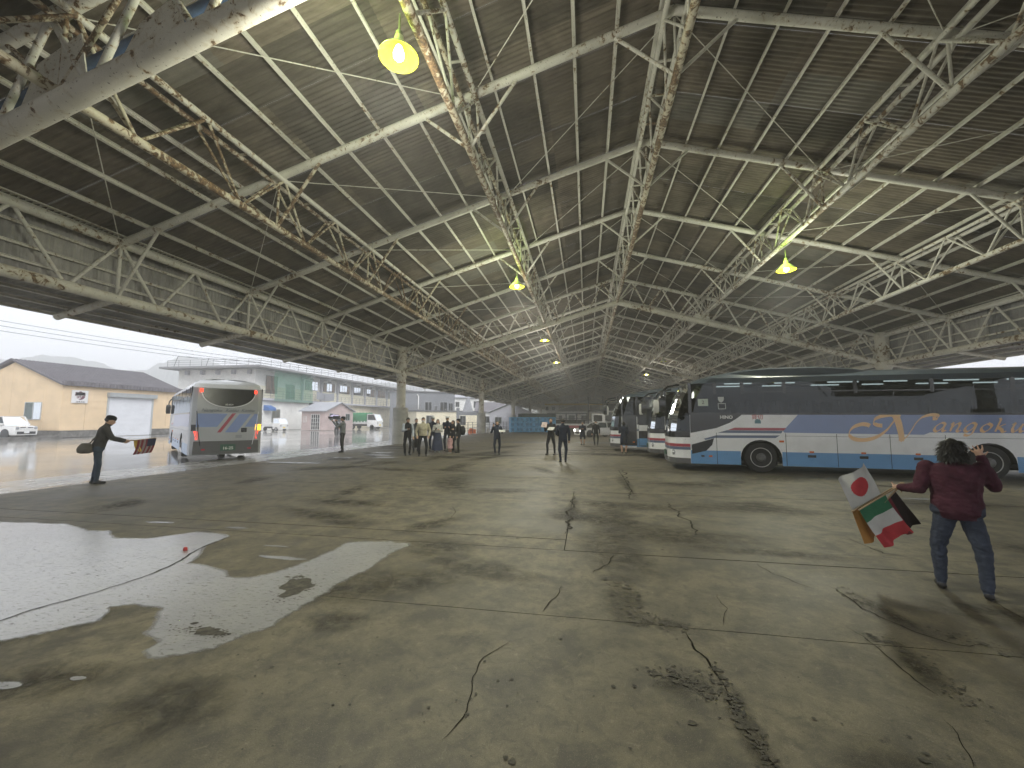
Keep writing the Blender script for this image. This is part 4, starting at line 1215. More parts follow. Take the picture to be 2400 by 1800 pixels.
def person(label, loc, face, h, top, bottom, shoe=SHOE, sleeve=None, RA=None, LA=None, lean=0, stance=.10, step=0.0, bulk=1.0, hair='short', cap=None, mask=False, skirt=None, hem=None, turn=0, nod=0, voxel=.012, legskin=False, group=None, leg_bulk=1.0, spread=False, hair_mat=None, fist=()):
    k = h / 1.72
    Z = Matrix.Scale(k, 4)
    hip = V((0, 0, .93))
    Rl = Matrix.Translation(hip) @ Matrix.Rotation(-rad(lean), 4, 'X') @ Matrix.Translation(-hip)
    up = lambda p: Rl @ V(p)
    neck = V((0, 0.01, 1.50))
    Rh = Matrix.Translation(neck) @ Matrix.Rotation(rad(turn), 4, 'Z') @ Matrix.Rotation(-rad(nod), 4, 'X') @ Matrix.Translation(-neck)
    hd = lambda p: Rl @ (Rh @ V(p))
    b = MB(); bones = []
    def cap_(p, q, r0, r1, lab):
        p, q = V(p), V(q)
        b.tube(p, q, r0, r1, 12); b.ball(p, r0, 12, 8); b.ball(q, r1, 12, 8)
        bones.append((p, q, (r0 + r1) / 2, lab))
    # legs
    lb = leg_bulk
    for s in (-1, 1):
        fy = step * s
        hp = V((s * .088, 0, .90)); kn = V((s * (.088 + stance) / 2 + s * .045, .02 + fy * .55, .49)); an = V((s * stance, fy - .01, .09))
        lab = 'skin' if legskin else 'bottom'
        cap_(hp, kn, .088 * lb, .062 * lb, 'bottom'); cap_(kn, an + V((0, 0, .02)), .060 * lb, .045 * lb, lab)
        cap_((s * stance, fy - .035, .045), (s * (stance + .015), fy + .14, .036), .044, .034, 'shoe')
        cap_((s * stance, fy - .01, .10), (s * stance, fy + .02, .06), .04, .04, 'shoe')
    # torso
    rings = []; bk = bulk
    for z, rx, ry, oy in ((.82, .15, .105, 0), (.90, .168 * bk, .118 * bk, 0), (1.0, .162 * bk, .115 * bk, 0), (1.10, .155 * bk, .11 * bk, .005), (1.22, .172 * bk, .122 * bk, .012), (1.33, .188 * bk, .122 * bk, .005), (1.41, .172 * bk, .098 * bk, -.005), (1.46, .105, .075, -.005), (1.50, .06, .06, .0), (1.56, .054, .056, .012)):
        rings.append([up((rx * math.cos(a * math.tau / 16), oy + ry * math.sin(a * math.tau / 16), z)) for a in range(16)])
    b.loft(rings)
    bones.append((up((0, 0, hem or .93)), up((0, 0, 1.44)), .15, 'top'))
    bones.append((V((0, 0, .80)), V((0, 0, (hem or .93) - .03)), .15, 'bottom'))
    bones.append((up((0, .01, 1.515)), hd((0, .02, 1.60)), .06, 'skin'))
    # head
    def hb(c, r):
        o = len(b.v); b.ball((0, 0, 0), r, 14, 10)
        for i in range(o, len(b.v)): b.v[i] = tuple(hd(V(b.v[i]) + V(c)))
    hb((0, .015, 1.622), (.075, .095, .110)); hb((0, .045, 1.555), (.052, .058, .05)); hb((0, .113, 1.60), (.014, .02, .024)); hb((0, .09, 1.655), (.055, .02, .016))
    for s in (-1, 1): hb((s * .078, .0, 1.61), (.012, .022, .032))
    bones.append((hd((0, .02, 1.57)), hd((0, .02, 1.66)), .10, 'skin'))
    # arms
    for s, A in ((1, RA), (-1, LA)):
        A = A or ((s * .06, -.02, -.28), (s * .08, .06, -.53))
        sh = up((s * .185 * (1 + (bk - 1) * .6), 0, 1.405)); el = sh + V(A[0]); ha = sh + V(A[1])
        slv = sleeve and 'sleeve' or 'top'
        cap_(sh, el, .064 * (1 + (bk - 1) * .75), .054 * (1 + (bk - 1) * .6), slv); cap_(el, ha, .052 * (1 + (bk - 1) * .6), .040 * (1 + (bk - 1) * .5), slv)
        HANDS[(label[:24], s)] = V(loc) + Matrix.Rotation(rad(face - 90), 3, 'Z') @ ((ha + (ha - el).normalized() * .09) * k)
        d = (ha - el).normalized()
        side = d.cross(V((0, 1, 0.2))); side = side.normalized() if side.length > .05 else V((1, 0, 0))
        nrm = side.cross(d).normalized()
        pc = ha + d * .055
        cap_(ha + d * .02, ha + d * .075, .034, .036, 'skin')
        fr = max(.0095, voxel * .82)
        curl = .75 if s in fist else .25
        for f in range(4):
            o = (f - 1.5) * (.027 if spread else .0225)
            base = ha + d * .085 + side * o
            ln = (.070, .080, .076, .060)[f]
            dv = (d + side * (o * (6 if spread else 1))).normalized()
            m = base + dv * ln * .5 + nrm * (curl * .02)
            tip = m + (dv * (1 - curl) + nrm * curl).normalized() * ln * .5
            b.tube(base, m, fr, fr, 8); b.tube(m, tip, fr, fr * .85, 8); b.ball(tip, fr * .85, 8, 6)
            bones.append((base, tip, fr, 'skin'))
        tb = ha + d * .03 + side * (-.03 * s)
        tt = tb + (d * .6 - side * s * .7 + nrm * .3).normalized() * .065
        b.tube(tb, tt, fr * 1.15, fr, 8); b.ball(tt, fr, 8, 6); bones.append((tb, tt, fr, 'skin'))
    t = b.obj('person', [SKIN])
    t.location = loc; t.rotation_euler = (0, 0, rad(face - 90)); t.scale = (k, k, k)
    tag(t, label, 'person', group)
    md = t.modifiers.new('skin', 'REMESH'); md.mode = 'VOXEL'; md.voxel_size = voxel; md.use_smooth_shade = True
    md = t.modifiers.new('soft', 'SMOOTH'); md.factor = .5; md.iterations = 3 if voxel > .009 else 4
    PEOPLE.append((t, bones, dict(skin=SKIN, top=top, bottom=bottom, shoe=shoe, sleeve=sleeve or top)))
    # hair
    hm = hair_mat or HAIR
    if hair:
        hbm = MB(); hbm.ball((0, 0, 0), (.086, .106, .112), 20, 14)
        for i, v in enumerate(hbm.v):
            x, y, z = v
            jit = 1 + .05 * noise.noise((x * 40, y * 40, z * 40 + loc[0]))
            x *= jit; y *= jit; z *= jit
            if y > .03 and z < .045: y = .03 - .3 * (y - .03); x *= .86
            if z < -.06 and hair == 'short': x *= .8; y = y * .7 - .01; z = -.06
            hbm.v[i] = tuple(hd((x, y - .002, z + 1.636)))
        hbm.obj('hair', hm, t, 60)
        if hair in ('long', 'bob'):
            zs = (1.66, 1.58, 1.50, 1.42, 1.32, 1.24) if hair == 'long' else (1.66, 1.60, 1.53, 1.49)
            hl = MB()
            hl.loft([[hd((rx * math.cos(a), -.035 + ry * math.sin(a) - .02 * (1.66 - z), z)) for a in [math.tau * q / 14 for q in range(14)]] for z, rx, ry in [(z, .088 + (.022 if i > 1 and hair == 'bob' else 0) + .01 * min(i, 2) - .012 * max(0, i - 3), .075 - .008 * i) for i, z in enumerate(zs)]])
            hl.obj('hair_length', hm, t, 60)
        if hair == 'bun':
            hl = MB(); hl.ball(tuple(hd((0, -.115, 1.62))), .045, 12, 8); hl.obj('hair_bun', hm, t, 60)
    for s in (-1, 1):
        e = MB(); e.ball(tuple(hd((s * .032, .098, 1.632))), (.011, .006, .006), 8, 6); e.obj('eye', EYE, t, 60)
    if mask:
        m = MB(); m.ball((0, 0, 0), (.062, .06, .048), 14, 10)
        m.v = [tuple(hd((x, y + .062, z + 1.578))) for x, y, z in m.v]; m.obj('face_mask', MASKM, t, 60)
    else:
        m = MB(); m.ball(tuple(hd((0, .104, 1.565))), (.022, .005, .006), 10, 6); m.obj('mouth', LIP, t, 60)
    if cap:
        kind, cm = cap
        m = MB()
        if kind == 'peak':
            prof = [(.096, 1.675), (.10, 1.70), (.125, 1.735), (.12, 1.755), (.03, 1.765)]
        elif kind == 'knit':
            prof = [(.098, 1.655), (.10, 1.69), (.09, 1.73), (.06, 1.755), (.01, 1.765)]
        else:
            prof = [(.094, 1.665), (.096, 1.70), (.085, 1.735), (.05, 1.757), (.01, 1.763)]
        m.loft([[hd((r * math.cos(a) * .9, .004 + r * math.sin(a) * 1.1, z)) for a in [math.tau * q / 16 for q in range(16)]] for r, z in prof])
        c = m.obj('cap', cm, t, 50)
        if kind != 'knit':
            br = MB(); pts = [(.088 * math.cos(a), .09 + .085 * math.sin(a)) for a in [math.pi * q / 10 for q in range(11)]]
            br.add([hd((x, y, 1.675 - .02 * (y - .08) / .08)) for x, y in pts] + [hd((x, y, 1.683 - .02 * (y - .08) / .08)) for x, y in pts], [list(range(11))[::-1], list(range(11, 22))] + [(i, i + 1, i + 12, i + 11) for i in range(10)])
            br.obj('brim', SHOE if kind == 'peak' else cm, t)
    if skirt:
        z1, r1, sm_ = skirt
        sk = MB()
        n = 28
        sk.loft([[(r * (1 + .05 * w * math.sin(7 * a)) * math.cos(a), r * .82 * (1 + .05 * w * math.sin(7 * a)) * math.sin(a), z) for a in [math.tau * q / n for q in range(n)]] for z, r, w in ((1.05, .165, 0), (.95, .185, .2), ((.95 + z1) / 2, (.19 + r1) / 2, .7), (z1, r1, 1), (z1 + .01, r1 - .015, 1))], caps=False)
        sk.obj('skirt', sm_, t, 60)
    return t

def along(label_face): return label_face
G1 = 'people waiting beside the concrete column'
arm_fwd = lambda s: ((s * .05, .02, -.27), (s * -.08, .22, -.22))
arm_phone = lambda s: ((s * .04, .03, -.27), (s * -.10, .18, -.10))
person('person in dark knit cap leaning forward, holding out a striped flag at the yard edge', (-12.55, 8.70, 0), 50, 1.76, C_WOOL, C_DENIM, RA=((.02, .16, -.24), (.0, .38, -.30)), LA=((-.02, .12, -.26), (-.02, .32, -.34)), lean=13, stance=.07, step=.04, bulk=1.12, cap=('knit', C_BLACK), hair='short', nod=8, fist=(1, -1))
person('person in grey rain jacket and dark cap filming with a shoulder video camera', (-12.33, 19.3, 0), 205, 1.80, C_GREY, C_DGREY, RA=((.05, .20, -.16), (-.02, .34, .10)), LA=((-.04, .22, -.14), (.03, .42, .08)), bulk=1.15, cap=('base', C_BLACK), leg_bulk=1.1)
person('person in pale shirt and dark waistcoat looking down at a phone', (-8.38, 18.43, 0), -52, 1.76, C_BLACK, C_BLACK, sleeve=C_SHIRT, RA=((.05, .04, -.27), (-.10, .20, -.22)), LA=((-.06, -.02, -.28), (-.06, .06, -.53)), nod=22, bulk=1.05, group=G1)
person('person in cream zip jacket with white face mask and hands in pockets', (-7.48, 18.12, 0), -70, 1.77, C_CREAM, C_BLACK, RA=((.10, -.03, -.27), (.06, .05, -.48)), LA=((-.10, -.03, -.27), (-.06, .05, -.48)), mask=True, bulk=1.16, stance=.15, group=G1, hair='short')
person('person in dark grey coat half hidden behind the cream jacket', (-8.72, 20.2, 0), -60, 1.72, C_DGREY, C_DGREY, group=G1, bulk=1.08)
person('person in dark uniform jacket with pale shirt and white peaked cap, behind the cream jacket', (-8.20, 21.2, 0), -72, 1.80, C_NAVY, C_NAVY, cap=('peak', MASKM), RA=((.06, -.02, -.28), (-.02, .12, -.50)), group=G1)
person('person with long dark hair, white cardigan and long navy skirt holding a phone', (-7.53, 20.16, 0), -75, 1.68, C_WHITE, C_SKIRT, shoe=SHOE_W, RA=arm_fwd(1), LA=arm_fwd(-1), hair='long', skirt=(.13, .30, C_SKIRT), group=G1, bulk=.98)
person('person in navy uniform with white peaked cap, between skirt and long black hair', (-7.55, 21.7, 0), -78, 1.82, C_NAVY, C_NAVY, cap=('peak', MASKM), RA=arm_fwd(1), group=G1)
person('person with long black hair in a black dress and jacket, turned sideways', (-7.05, 21.2, 0), -140, 1.63, C_BLACK, C_BLACK, RA=arm_phone(1), hair='long', legskin=False, skirt=(.62, .22, C_BLACK), group=G1)
person('person in black hooded jacket and cap wearing a backpack, rightmost of the waiting group', (-6.46, 20.3, 0), 200, 1.70, C_BLACK, C_BLACK, RA=arm_fwd(1), cap=('base', C_BLACK), bulk=1.12, group=G1)
person('small child in pink dress standing before the black jacket', (-6.78, 19.95, 0), -110, .88, C_PINK, C_PINK, shoe=SHOE_W, skirt=(.50, .30, C_PINK), bulk=1.1, hair='bob', voxel=.014, group=G1, legskin=True)
person('person in dark suit alone on the floor, one hand raised to the face', (-4.33, 19.82, 0), -75, 1.62, C_NAVY, C_NAVY, RA=((.12, .06, -.25), (.03, .16, .02)), LA=((-.08, .0, -.27), (-.06, .22, -.24)), hair='bob')
person('person in black suit and white shirt reading from pink papers', (-1.72, 20.16, 0), -112, 1.76, C_BLACK, C_BLACK, RA=((.08, .06, -.26), (.02, .26, -.08)), LA=((-.08, .04, -.27), (-.02, .26, -.22)), stance=.16, step=.06)
person('person in navy suit seen from behind, talking to the suit with pink papers', (-.95, 16.83, 0), 108, 1.74, C_NAVY, C_NAVY, LA=((-.06, .02, -.28), (.06, .22, -.36)), bulk=1.06)
person('person in navy uniform skirt standing before the white car, farther pair', (-.27, 28.42, 0), -100, 1.55, C_NAVY, C_NAVY, RA=arm_fwd(1), LA=arm_fwd(-1), hair='bun', skirt=(.58, .20, C_NAVY), legskin=True)
person('person in dark suit standing by the headlights of the white car', (.61, 28.15, 0), -100, 1.60, C_BLACK, C_BLACK, mask=True)
person('person in navy dress with tied hair waiting at the open coach door', (1.86, 21.75, 0), 75, 1.60, C_NAVY, C_NAVY, LA=arm_fwd(-1), RA=arm_fwd(1), hair='bun', skirt=(.58, .21, C_NAVY), legskin=True)
WOMAN = person('person in maroon quilted jacket seen from behind, waving one hand and holding flags', (3.66, 4.95, 0), 62, 1.50, C_MAROON, C_SLATE, RA=((.10, .08, -.19), (.03, .13, .11)), LA=((-.08, -.06, -.25), (-.22, .10, -.28)), stance=.17, step=-.07, bulk=1.34, leg_bulk=1.16, hair='bob', hem=.86, voxel=.0075, spread=True, lean=3, fist=(-1,))
person('person under a lilac umbrella by the pink house', (-24.6, 37.4, 0), -60, 1.66, C_SHIRT, C_DGREY, RA=((.05, .05, -.26), (.0, .22, .02)), hair='short', fist=(1,))

# loose locks on the waving person's hair
b = MB(); k_ = 1
for q in range(1500):
    a = random.uniform(0, math.tau); e = random.uniform(-.9, 1.25)
    c = V((.108 * math.cos(a) * math.cos(e * .8), -.015 + .118 * math.sin(a) * math.cos(e * .8), 1.61 + .125 * math.sin(e)))
    if c.y > .06 and c.z < 1.66: continue
    out = V((c.x, c.y + .01, (c.z - 1.60) * .6)).normalized()
    dn = (V((0, 0, -1)) + out * random.uniform(-.1, .7) + V((random.gauss(0, .35), random.gauss(0, .35), 0))).normalized()
    sd_ = out.cross(dn).normalized() * random.uniform(.002, .006); L_ = random.uniform(.03, .085)
    p0 = c - out * .004; p1 = c + dn * L_ * .5 + out * .012; p2 = c + dn * L_ + out * random.uniform(-.004, .026)
    b.add([p0 - sd_, p0 + sd_, p1 + sd_, p1 - sd_, p2], [(0, 1, 2, 3), (3, 2, 4)])
b.obj('loose_hair', HAIR, WOMAN)
# grow every body into one continuous skin and dress it
dg = bpy.context.evaluated_depsgraph_get()
done = []
for t, bones, ml in PEOPLE:
    done.append(bpy.data.meshes.new_from_object(t.evaluated_get(dg)))
import numpy as np
for (t, bones, ml), me in zip(PEOPLE, done):
    t.modifiers.clear()
    me.name = 'person'
    keys = ['skin', 'top', 'bottom', 'shoe', 'sleeve']
    me.materials.clear()
    for q in keys: me.materials.append(ml[q])
    n = len(me.polygons)
    c = np.zeros(n * 3); me.polygons.foreach_get('center', c); c = c.reshape(-1, 3)
    best = np.full(n, 1e9); idx = np.zeros(n, dtype=np.int32)
    for p, q, r, lab in bones:
        p = np.array(p); q = np.array(q); d = q - p; L = max(1e-9, d @ d)
        tt = np.clip(((c - p) @ d) / L, 0, 1)
        dist = np.linalg.norm(c - (p + tt[:, None] * d), axis=1) - r
        m = dist < best
        best[m] = dist[m]; idx[m] = keys.index(lab)
    me.polygons.foreach_set('material_index', idx)
    # cloth folds: push dressed vertices along their normals
    nv = len(me.vertices)
    dressed = np.zeros(nv, dtype=bool)
    lv = np.zeros(len(me.loops), dtype=np.int32); me.loops.foreach_get('vertex_index', lv)
    lt = np.zeros(n, dtype=np.int32); me.polygons.foreach_get('loop_total', lt)
    dressed[lv[np.repeat((idx == 1) | (idx == 2) | (idx == 4), lt)]] = True
    dressed[lv[np.repeat((idx == 0) | (idx == 3), lt)]] = False
    co = np.zeros(nv * 3); me.vertices.foreach_get('co', co); co = co.reshape(-1, 3)
    no = np.zeros(nv * 3); me.vertices.foreach_get('normal', no); no = no.reshape(-1, 3)
    sd = t.location.x * 3.1
    for i in np.nonzero(dressed)[0]:
        x, y, z = co[i]
        w = .6 * noise.noise((x * 9 + sd, y * 9, z * 16 + x * 8)) + .4 * noise.noise((x * 22 + sd, y * 22, z * 34))
        co[i] += no[i] * (.003 + .014 * w)
    me.vertices.foreach_set('co', co.ravel())
    old = t.data; t.data = me
    me.shade_smooth(); me.update()
    bpy.data.meshes.remove(old)

# ------------------------------------------------------------------ carried things
def flag(label, a, b, drop, cols, cat='flag', disc=None, group=None, sway=(0, 0, 0), nstripe=None, canton=None, w_pole=.008):
    """pole from a to b; cloth hangs along the outer part of the pole and falls by `drop` (vector)"""
    a, b = V(a), V(b); t = thing('hand_flag', label, cat, a, 0, group)
    p = MB(); p.tube((0, 0, 0), b - a, w_pole, n=8); p.obj('flag_pole', plain('dowel', (0.45, 0.33, 0.2), .6), t, 50)
    nu, nv = (64, 64) if disc else (24, 24)
    m = MB(); vs = []
    dr = V(drop); ax = (b - a)
    nrm = ax.cross(dr).normalized()
    for i in range(nu + 1):
        for j in range(nv + 1):
            u, v = i / nu, j / nv
            p0 = ax * (.42 + .57 * u) + dr * v + V(sway) * v * v
            p0 += nrm * (.035 * math.sin(u * 7 + v * 2) * v + .012 * math.sin(u * 15 + 2) * v)
            vs.append(p0)
    m.v = [tuple(x) for x in vs]
    for i in range(nu):
        for j in range(nv):
            u, v = (i + .5) / nu, (j + .5) / nv
            mi = 0
            if nstripe: mi = int(u * nstripe) % 2
            elif len(cols) == 3: mi = min(2, int(v * 3))
            if disc and (u - .5) ** 2 + (v - .5) ** 2 * disc ** 2 < .075: mi = 1
            if canton and u > .55 and v < .5: mi = 2
            m.f.append([i * (nv + 1) + j, (i + 1) * (nv + 1) + j, (i + 1) * (nv + 1) + j + 1, i * (nv + 1) + j + 1]); m.m.append(mi)
    m.obj('cloth', cols, t, 80)
    return t
F_WHITE = cloth('flag_white', (0.60, 0.60, 0.56), .06); F_RED = cloth('flag_red', (0.52, 0.06, 0.07), .08); F_GREEN = cloth('flag_green', (0.05, 0.19, 0.10), .08); F_ORANGE = cloth('flag_orange', (0.55, 0.28, 0.08), .08); F_NAVY = cloth('flag_navy', (0.03, 0.035, 0.07), .08); F_MAR = cloth('flag_dull_red', (0.20, 0.04, 0.05), .08); F_BLK = cloth('flag_black', (0.035, 0.025, 0.025), .08); F_DULL = cloth('flag_dull_white', (0.26, 0.22, 0.22), .08); F_YEL = cloth('flag_yellow', (0.60, 0.42, 0.10), .08)

IR = V((.984, .178, 0))       # roughly across the view
h = HANDS[('person in dark knit cap ', 1)]
AC = V((.568, .823, 0))
flag('red and white striped hand flag with dark canton, held over the wet yard', h - AC * .1, h + AC * .56 + V((0, 0, .07)), (0, 0, -.42), [F_MAR, F_DULL, F_NAVY], group='hand flags', sway=(-.05, -.06, .02), nstripe=9, canton=True)
flag('yellow hand flag bunched behind the striped flag', h - AC * .05 + V((-.04, .05, 0)), h + AC * .26 + V((-.03, .05, .02)), (.02, -.02, -.30), [F_YEL, F_YEL], group='hand flags', sway=(.06, .06, 0))
h = HANDS[('person in maroon quilted', -1)]
P1 = h + IR * .08 + V((0, 0, .05))
flag('white hand flag with a red disc', P1, h - IR * .48 + V((0, .02, -.27)), tuple(-IR * .10 + V((0, .02, .37))), [F_WHITE, F_RED], disc=1.0, group='hand flags', sway=(-.02, 0, -.03))
flag('green, white and red hand flag drooping from its stick', P1 - V((0, .03, 0)), h - IR * .45 + V((0, -.05, -.24)), tuple(IR * .16 + V((0, -.02, -.42))), [F_GREEN, F_WHITE, F_RED], group='hand flags', sway=(.06, 0, .03))
flag('orange hand flag hidden behind the tricolour', P1, h - IR * .46 + V((0, .06, -.28)), tuple(IR * .10 + V((0, .04, -.36))), [F_ORANGE, F_ORANGE], group='hand flags', sway=(.03, 0, 0))
flag('dark red and black hand flag at the inner end of the bundle', P1 + V((0, -.02, 0)), h - IR * .16 + V((0, -.04, -.16)), tuple(IR * .20 + V((0, -.02, -.34))), [F_BLK, F_MAR], group='hand flags', nstripe=2)

# bag of the person in the knit cap
t = thing('shoulder_bag', 'grey canvas shoulder bag hanging behind the knit cap', 'bag', (-12.55, 8.70, 0), rad(50 - 90))
b = MB()
b.loft([[(rx * math.cos(a) + .10, -.22 + ry * math.sin(a), z) for a in [math.tau * q / 14 for q in range(14)]] for z, rx, ry in ((.80, .05, .08), (.83, .08, .15), (.92, .085, .165), (1.0, .07, .13), (1.06, .04, .08))])
b.obj('bag_body', cloth('canvas', (0.13, 0.12, 0.105)), t, 60)
b = MB(); b.path([(.10, -.16, 1.04), (.14, -.05, 1.2), (.02, .15, 1.44), (-.12, .06, 1.36), (-.14, -.14, 1.12)], .016, 6); b.obj('strap', cloth('canvas_strap', (0.10, 0.09, 0.08)), t)
# video camera
h = HANDS[('person in grey rain jacke', 1)] if ('person in grey rain jacke', 1) in HANDS else HANDS[('person in grey rain jacket'[:24], 1)]
t = thing('video_camera', 'black shoulder video camera aimed across the yard', 'camera', h + V((0, 0, .06)), rad(205))
b = MB(); b.box((-.22, -.06, -.02), (.12, .06, .14)); b.obj('camera_body', PBLK, t)
b = MB(); b.lathe([(.045, .12), (.05, .2), (.065, .3), (.065, .34), (.03, .34)], 14, (0, 0, .06), axis='x'); b.obj('lens', PBUMP, t, 40)
b = MB(); b.path([(-.18, 0, .14), (-.15, 0, .2), (.05, 0, .2), (.08, 0, .14)], .012, 6); b.obj('handle', PBLK, t)
b = MB(); b.box((-.02, .06, .06), (.1, .13, .11)); b.obj('viewfinder', PBLK, t)
# papers and phones
def paper(name, label, key, s, w, hh, mat, rz, tilt, cat='paper', th=.006, dz=.04):
    h = HANDS[(key[:24], s)]
    t = thing(name, label, cat, h + V((0, 0, dz)), rad(rz))
    b = MB(); b.box((-w / 2, -th, -hh / 2), (w / 2, th, hh / 2), mat=Matrix.Rotation(rad(tilt), 4, 'X')); o = b.obj('sheet' if cat == 'paper' else 'case', mat, t)
    return t
PINKP = plain('pink_paper', (0.62, 0.50, 0.47), .9, var=.03); WHP = plain('white_paper', (0.66, 0.66, 0.63), .9, var=.03)
paper('paper_sheet', 'pink sheet of paper held up by the black suit', 'person in black suit and white', 1, .30, .26, PINKP, -22, -20)
t = paper('clipboard', 'white clipboard held in front of the black suit', 'person in black suit and white', -1, .32, .24, WHP, -22, -55, 'clipboard')
b = MB(); b.box((-.18, -.012, -.14), (.18, -.008, .14), mat=Matrix.Rotation(rad(-55), 4, 'X') @ Matrix.Translation((0, .022, 0))); b.obj('backing_board', PBLK, t)
paper('paper_booklet', 'white booklet carried by the lone dark suit', 'person in dark suit alone ', -1, .30, .20, WHP, 20, -60)
paper('mobile_phone', 'small dark phone in the hand of the waistcoat', 'person in pale shirt and d', 1, .07, .14, PBLK, 30, -40, 'phone')
paper('mobile_phone', 'small dark phone held by the white cardigan', 'person with long dark hair', 1, .07, .14, PBLK, 0, -40, 'phone')
paper('mobile_phone', 'small phone at the face of the lone dark suit', 'person in dark suit alone ', 1, .07, .14, PBLK, 0, 0, 'phone')
# backpack
t = thing('backpack', 'round black backpack on the black hooded jacket', 'backpack', (-6.46, 20.3, 0), rad(200 - 90))
b = MB(); b.loft([[(rx * math.cos(a), -.22 + ry * math.sin(a), z) for a in [math.tau * q / 16 for q in range(16)]] for z, rx, ry in ((.90, .10, .06), (.94, .15, .11), (1.1, .16, .14), (1.25, .15, .12), (1.36, .10, .07))]); b.obj('pack_body', C_BLACK, t, 60)
for s in (-1, 1):
    b = MB(); b.path([(s * .1, -.14, 1.32), (s * .13, .02, 1.47), (s * .13, .14, 1.3), (s * .13, .06, 1.0)], .018, 6); b.obj('strap', C_BLACK, t)
# suitcase by the column
t = thing('suitcase', 'black wheeled suitcase standing by the concrete column', 'suitcase', (-9.75, 22.6, 0), rad(20))
b = MB(); b.box((-.2, -.12, .06), (.2, .12, .66)); b.obj('case', C_BLACK, t)
b = MB(); b.path([(-.12, .1, .66), (-.12, .1, .95), (.12, .1, .95), (.12, .1, .66)], .012, 6); b.obj('handle', PBUMP, t)
for x in (-.15, .15):
    b = MB(); b.lathe([(.03, -.02), (.03, .02)], 10, (x, 0, .03), axis='y'); b.obj('wheel', RUBBER, t)
# umbrella
h = HANDS[('person under a lilac umbrella'[:24], 1)]
t = thing('umbrella', 'open lilac umbrella in front of the pink house', 'umbrella', h)
b = MB(); b.loft([[(r * math.cos(a), r * math.sin(a), z - .05 * (r / .55) * abs(math.sin(4 * a))) for a in [math.tau * q / 32 for q in range(32)]] for r, z in ((.55, .42), (.45, .55), (.28, .65), (.02, .70))], caps=False)
b.obj('canopy', cloth('lilac_nylon', (0.45, 0.40, 0.55)), t, 60)
b = MB(); b.tube((0, 0, -.12), (0, 0, .74), .008, n=6); b.obj('shaft', PBLK, t)

# ================================================================== surroundings
W_WHITE = plain('white_render', (0.82, 0.82, 0.79), 0.85, var=0.08, scale=0.7); W_CREAM = plain('cream_render', (0.72, 0.66, 0.50), 0.85, var=0.08, scale=0.7); W_TAN = plain('tan_panel', (0.74, 0.57, 0.37), 0.75, var=0.06, scale=0.9)
W_PINK = plain('dusty_pink_render', (0.50, 0.40, 0.385), 0.85, var=0.08, scale=1.2); W_GREY = plain('grey_siding', (0.20, 0.21, 0.23), 0.8, var=0.08); W_LAV = plain('pale_grey_render', (0.46, 0.46, 0.50), 0.85, var=0.08); PLINTH = plain('stained_plinth', (0.16, 0.155, 0.145), 0.9, var=0.4, scale=2.5)
R_DARK = plain('dark_slate_roof', (0.15, 0.14, 0.155), 0.6, var=0.15, scale=2); R_GREY = plain('pale_grey_roof', (0.36, 0.37, 0.40), 0.6, var=0.1); STEELD = plain('dark_railing', (0.10, 0.10, 0.11), 0.6, var=0.15); ALU = plain('aluminium_frame', (0.50, 0.52, 0.53), 0.4, metal=.3, var=.06)
SHUT = plain('shutter_grey', (0.68, 0.70, 0.74), 0.45, var=0.04, scale=1.2); CURT = plain('pinkish_curtain', (0.55, 0.36, 0.27), 0.9, var=0.15, scale=2); CURT2 = plain('pale_curtain', (0.62, 0.58, 0.50), 0.9, var=0.1); DARKIN = plain('dark_interior', (0.03, 0.03, 0.033), 0.9)
TREE_G = plain('tree_leaves', (0.07, 0.10, 0.04), 0.8, var=0.4, scale=3)

def window(parent, x0, x1, z0, z1, y=0.0, back=DARKIN, panes=2, frame=ALU, t=.05, name='window'):
    """window in the plane y of the building's local frame (outside is -y)"""
    b = MB()
    f = .05
    b.box((x0 - f, y - t, z0 - f), (x1 + f, y + .02, z0)); b.box((x0 - f, y - t, z1), (x1 + f, y + .02, z1 + f))
    b.box((x0 - f, y - t, z0), (x0, y + .02, z1)); b.box((x1, y - t, z0), (x1 + f, y + .02, z1))
    for k in range(1, panes):
        xm = x0 + (x1 - x0) * k / panes
        b.box((xm - .025, y - t * .8, z0), (xm + .025, y + .02, z1))
    w = b.obj(name, frame, parent)
    b = MB(); b.add([(x0, y - .004, z0), (x1, y - .004, z0), (x1, y - .004, z1), (x0, y - .004, z1)], [(0, 1, 2, 3)]); b.obj('curtain_or_dark_room', back, w)  # dark backings are unlit rooms painted on a sheet, the rest curtains
    for k in range(panes):
        xa, xb = x0 + (x1 - x0) * k / panes, x0 + (x1 - x0) * (k + 1) / panes
        b = MB(); b.add([(xa + .025, y - .02, z0), (xb - .025, y - .02, z0), (xb - .025, y - .02, z1), (xa + .025, y - .02, z1)], [(0, 1, 2, 3)]); b.obj('pane', WINGLASS, w)
    return w
def railing(name, parent, pts, h, rails, gap, r=.02, mat=STEELD, pr=.025):
    b = MB()
    for a, c in zip(pts, pts[1:]):
        a, c = V(a), V(c)
        for k in range(rails):
            z = h * (k + 1) / rails
            b.tube(a + V((0, 0, z)), c + V((0, 0, z)), r, n=5)
        n = max(1, int((c - a).length / gap))
        for k in range(n + 1):
            p = a.lerp(c, k / n); b.tube(p, p + V((0, 0, h)), pr, n=5)
    o = b.obj(name, mat, parent); o['kind'] = 'stuff'
    return o
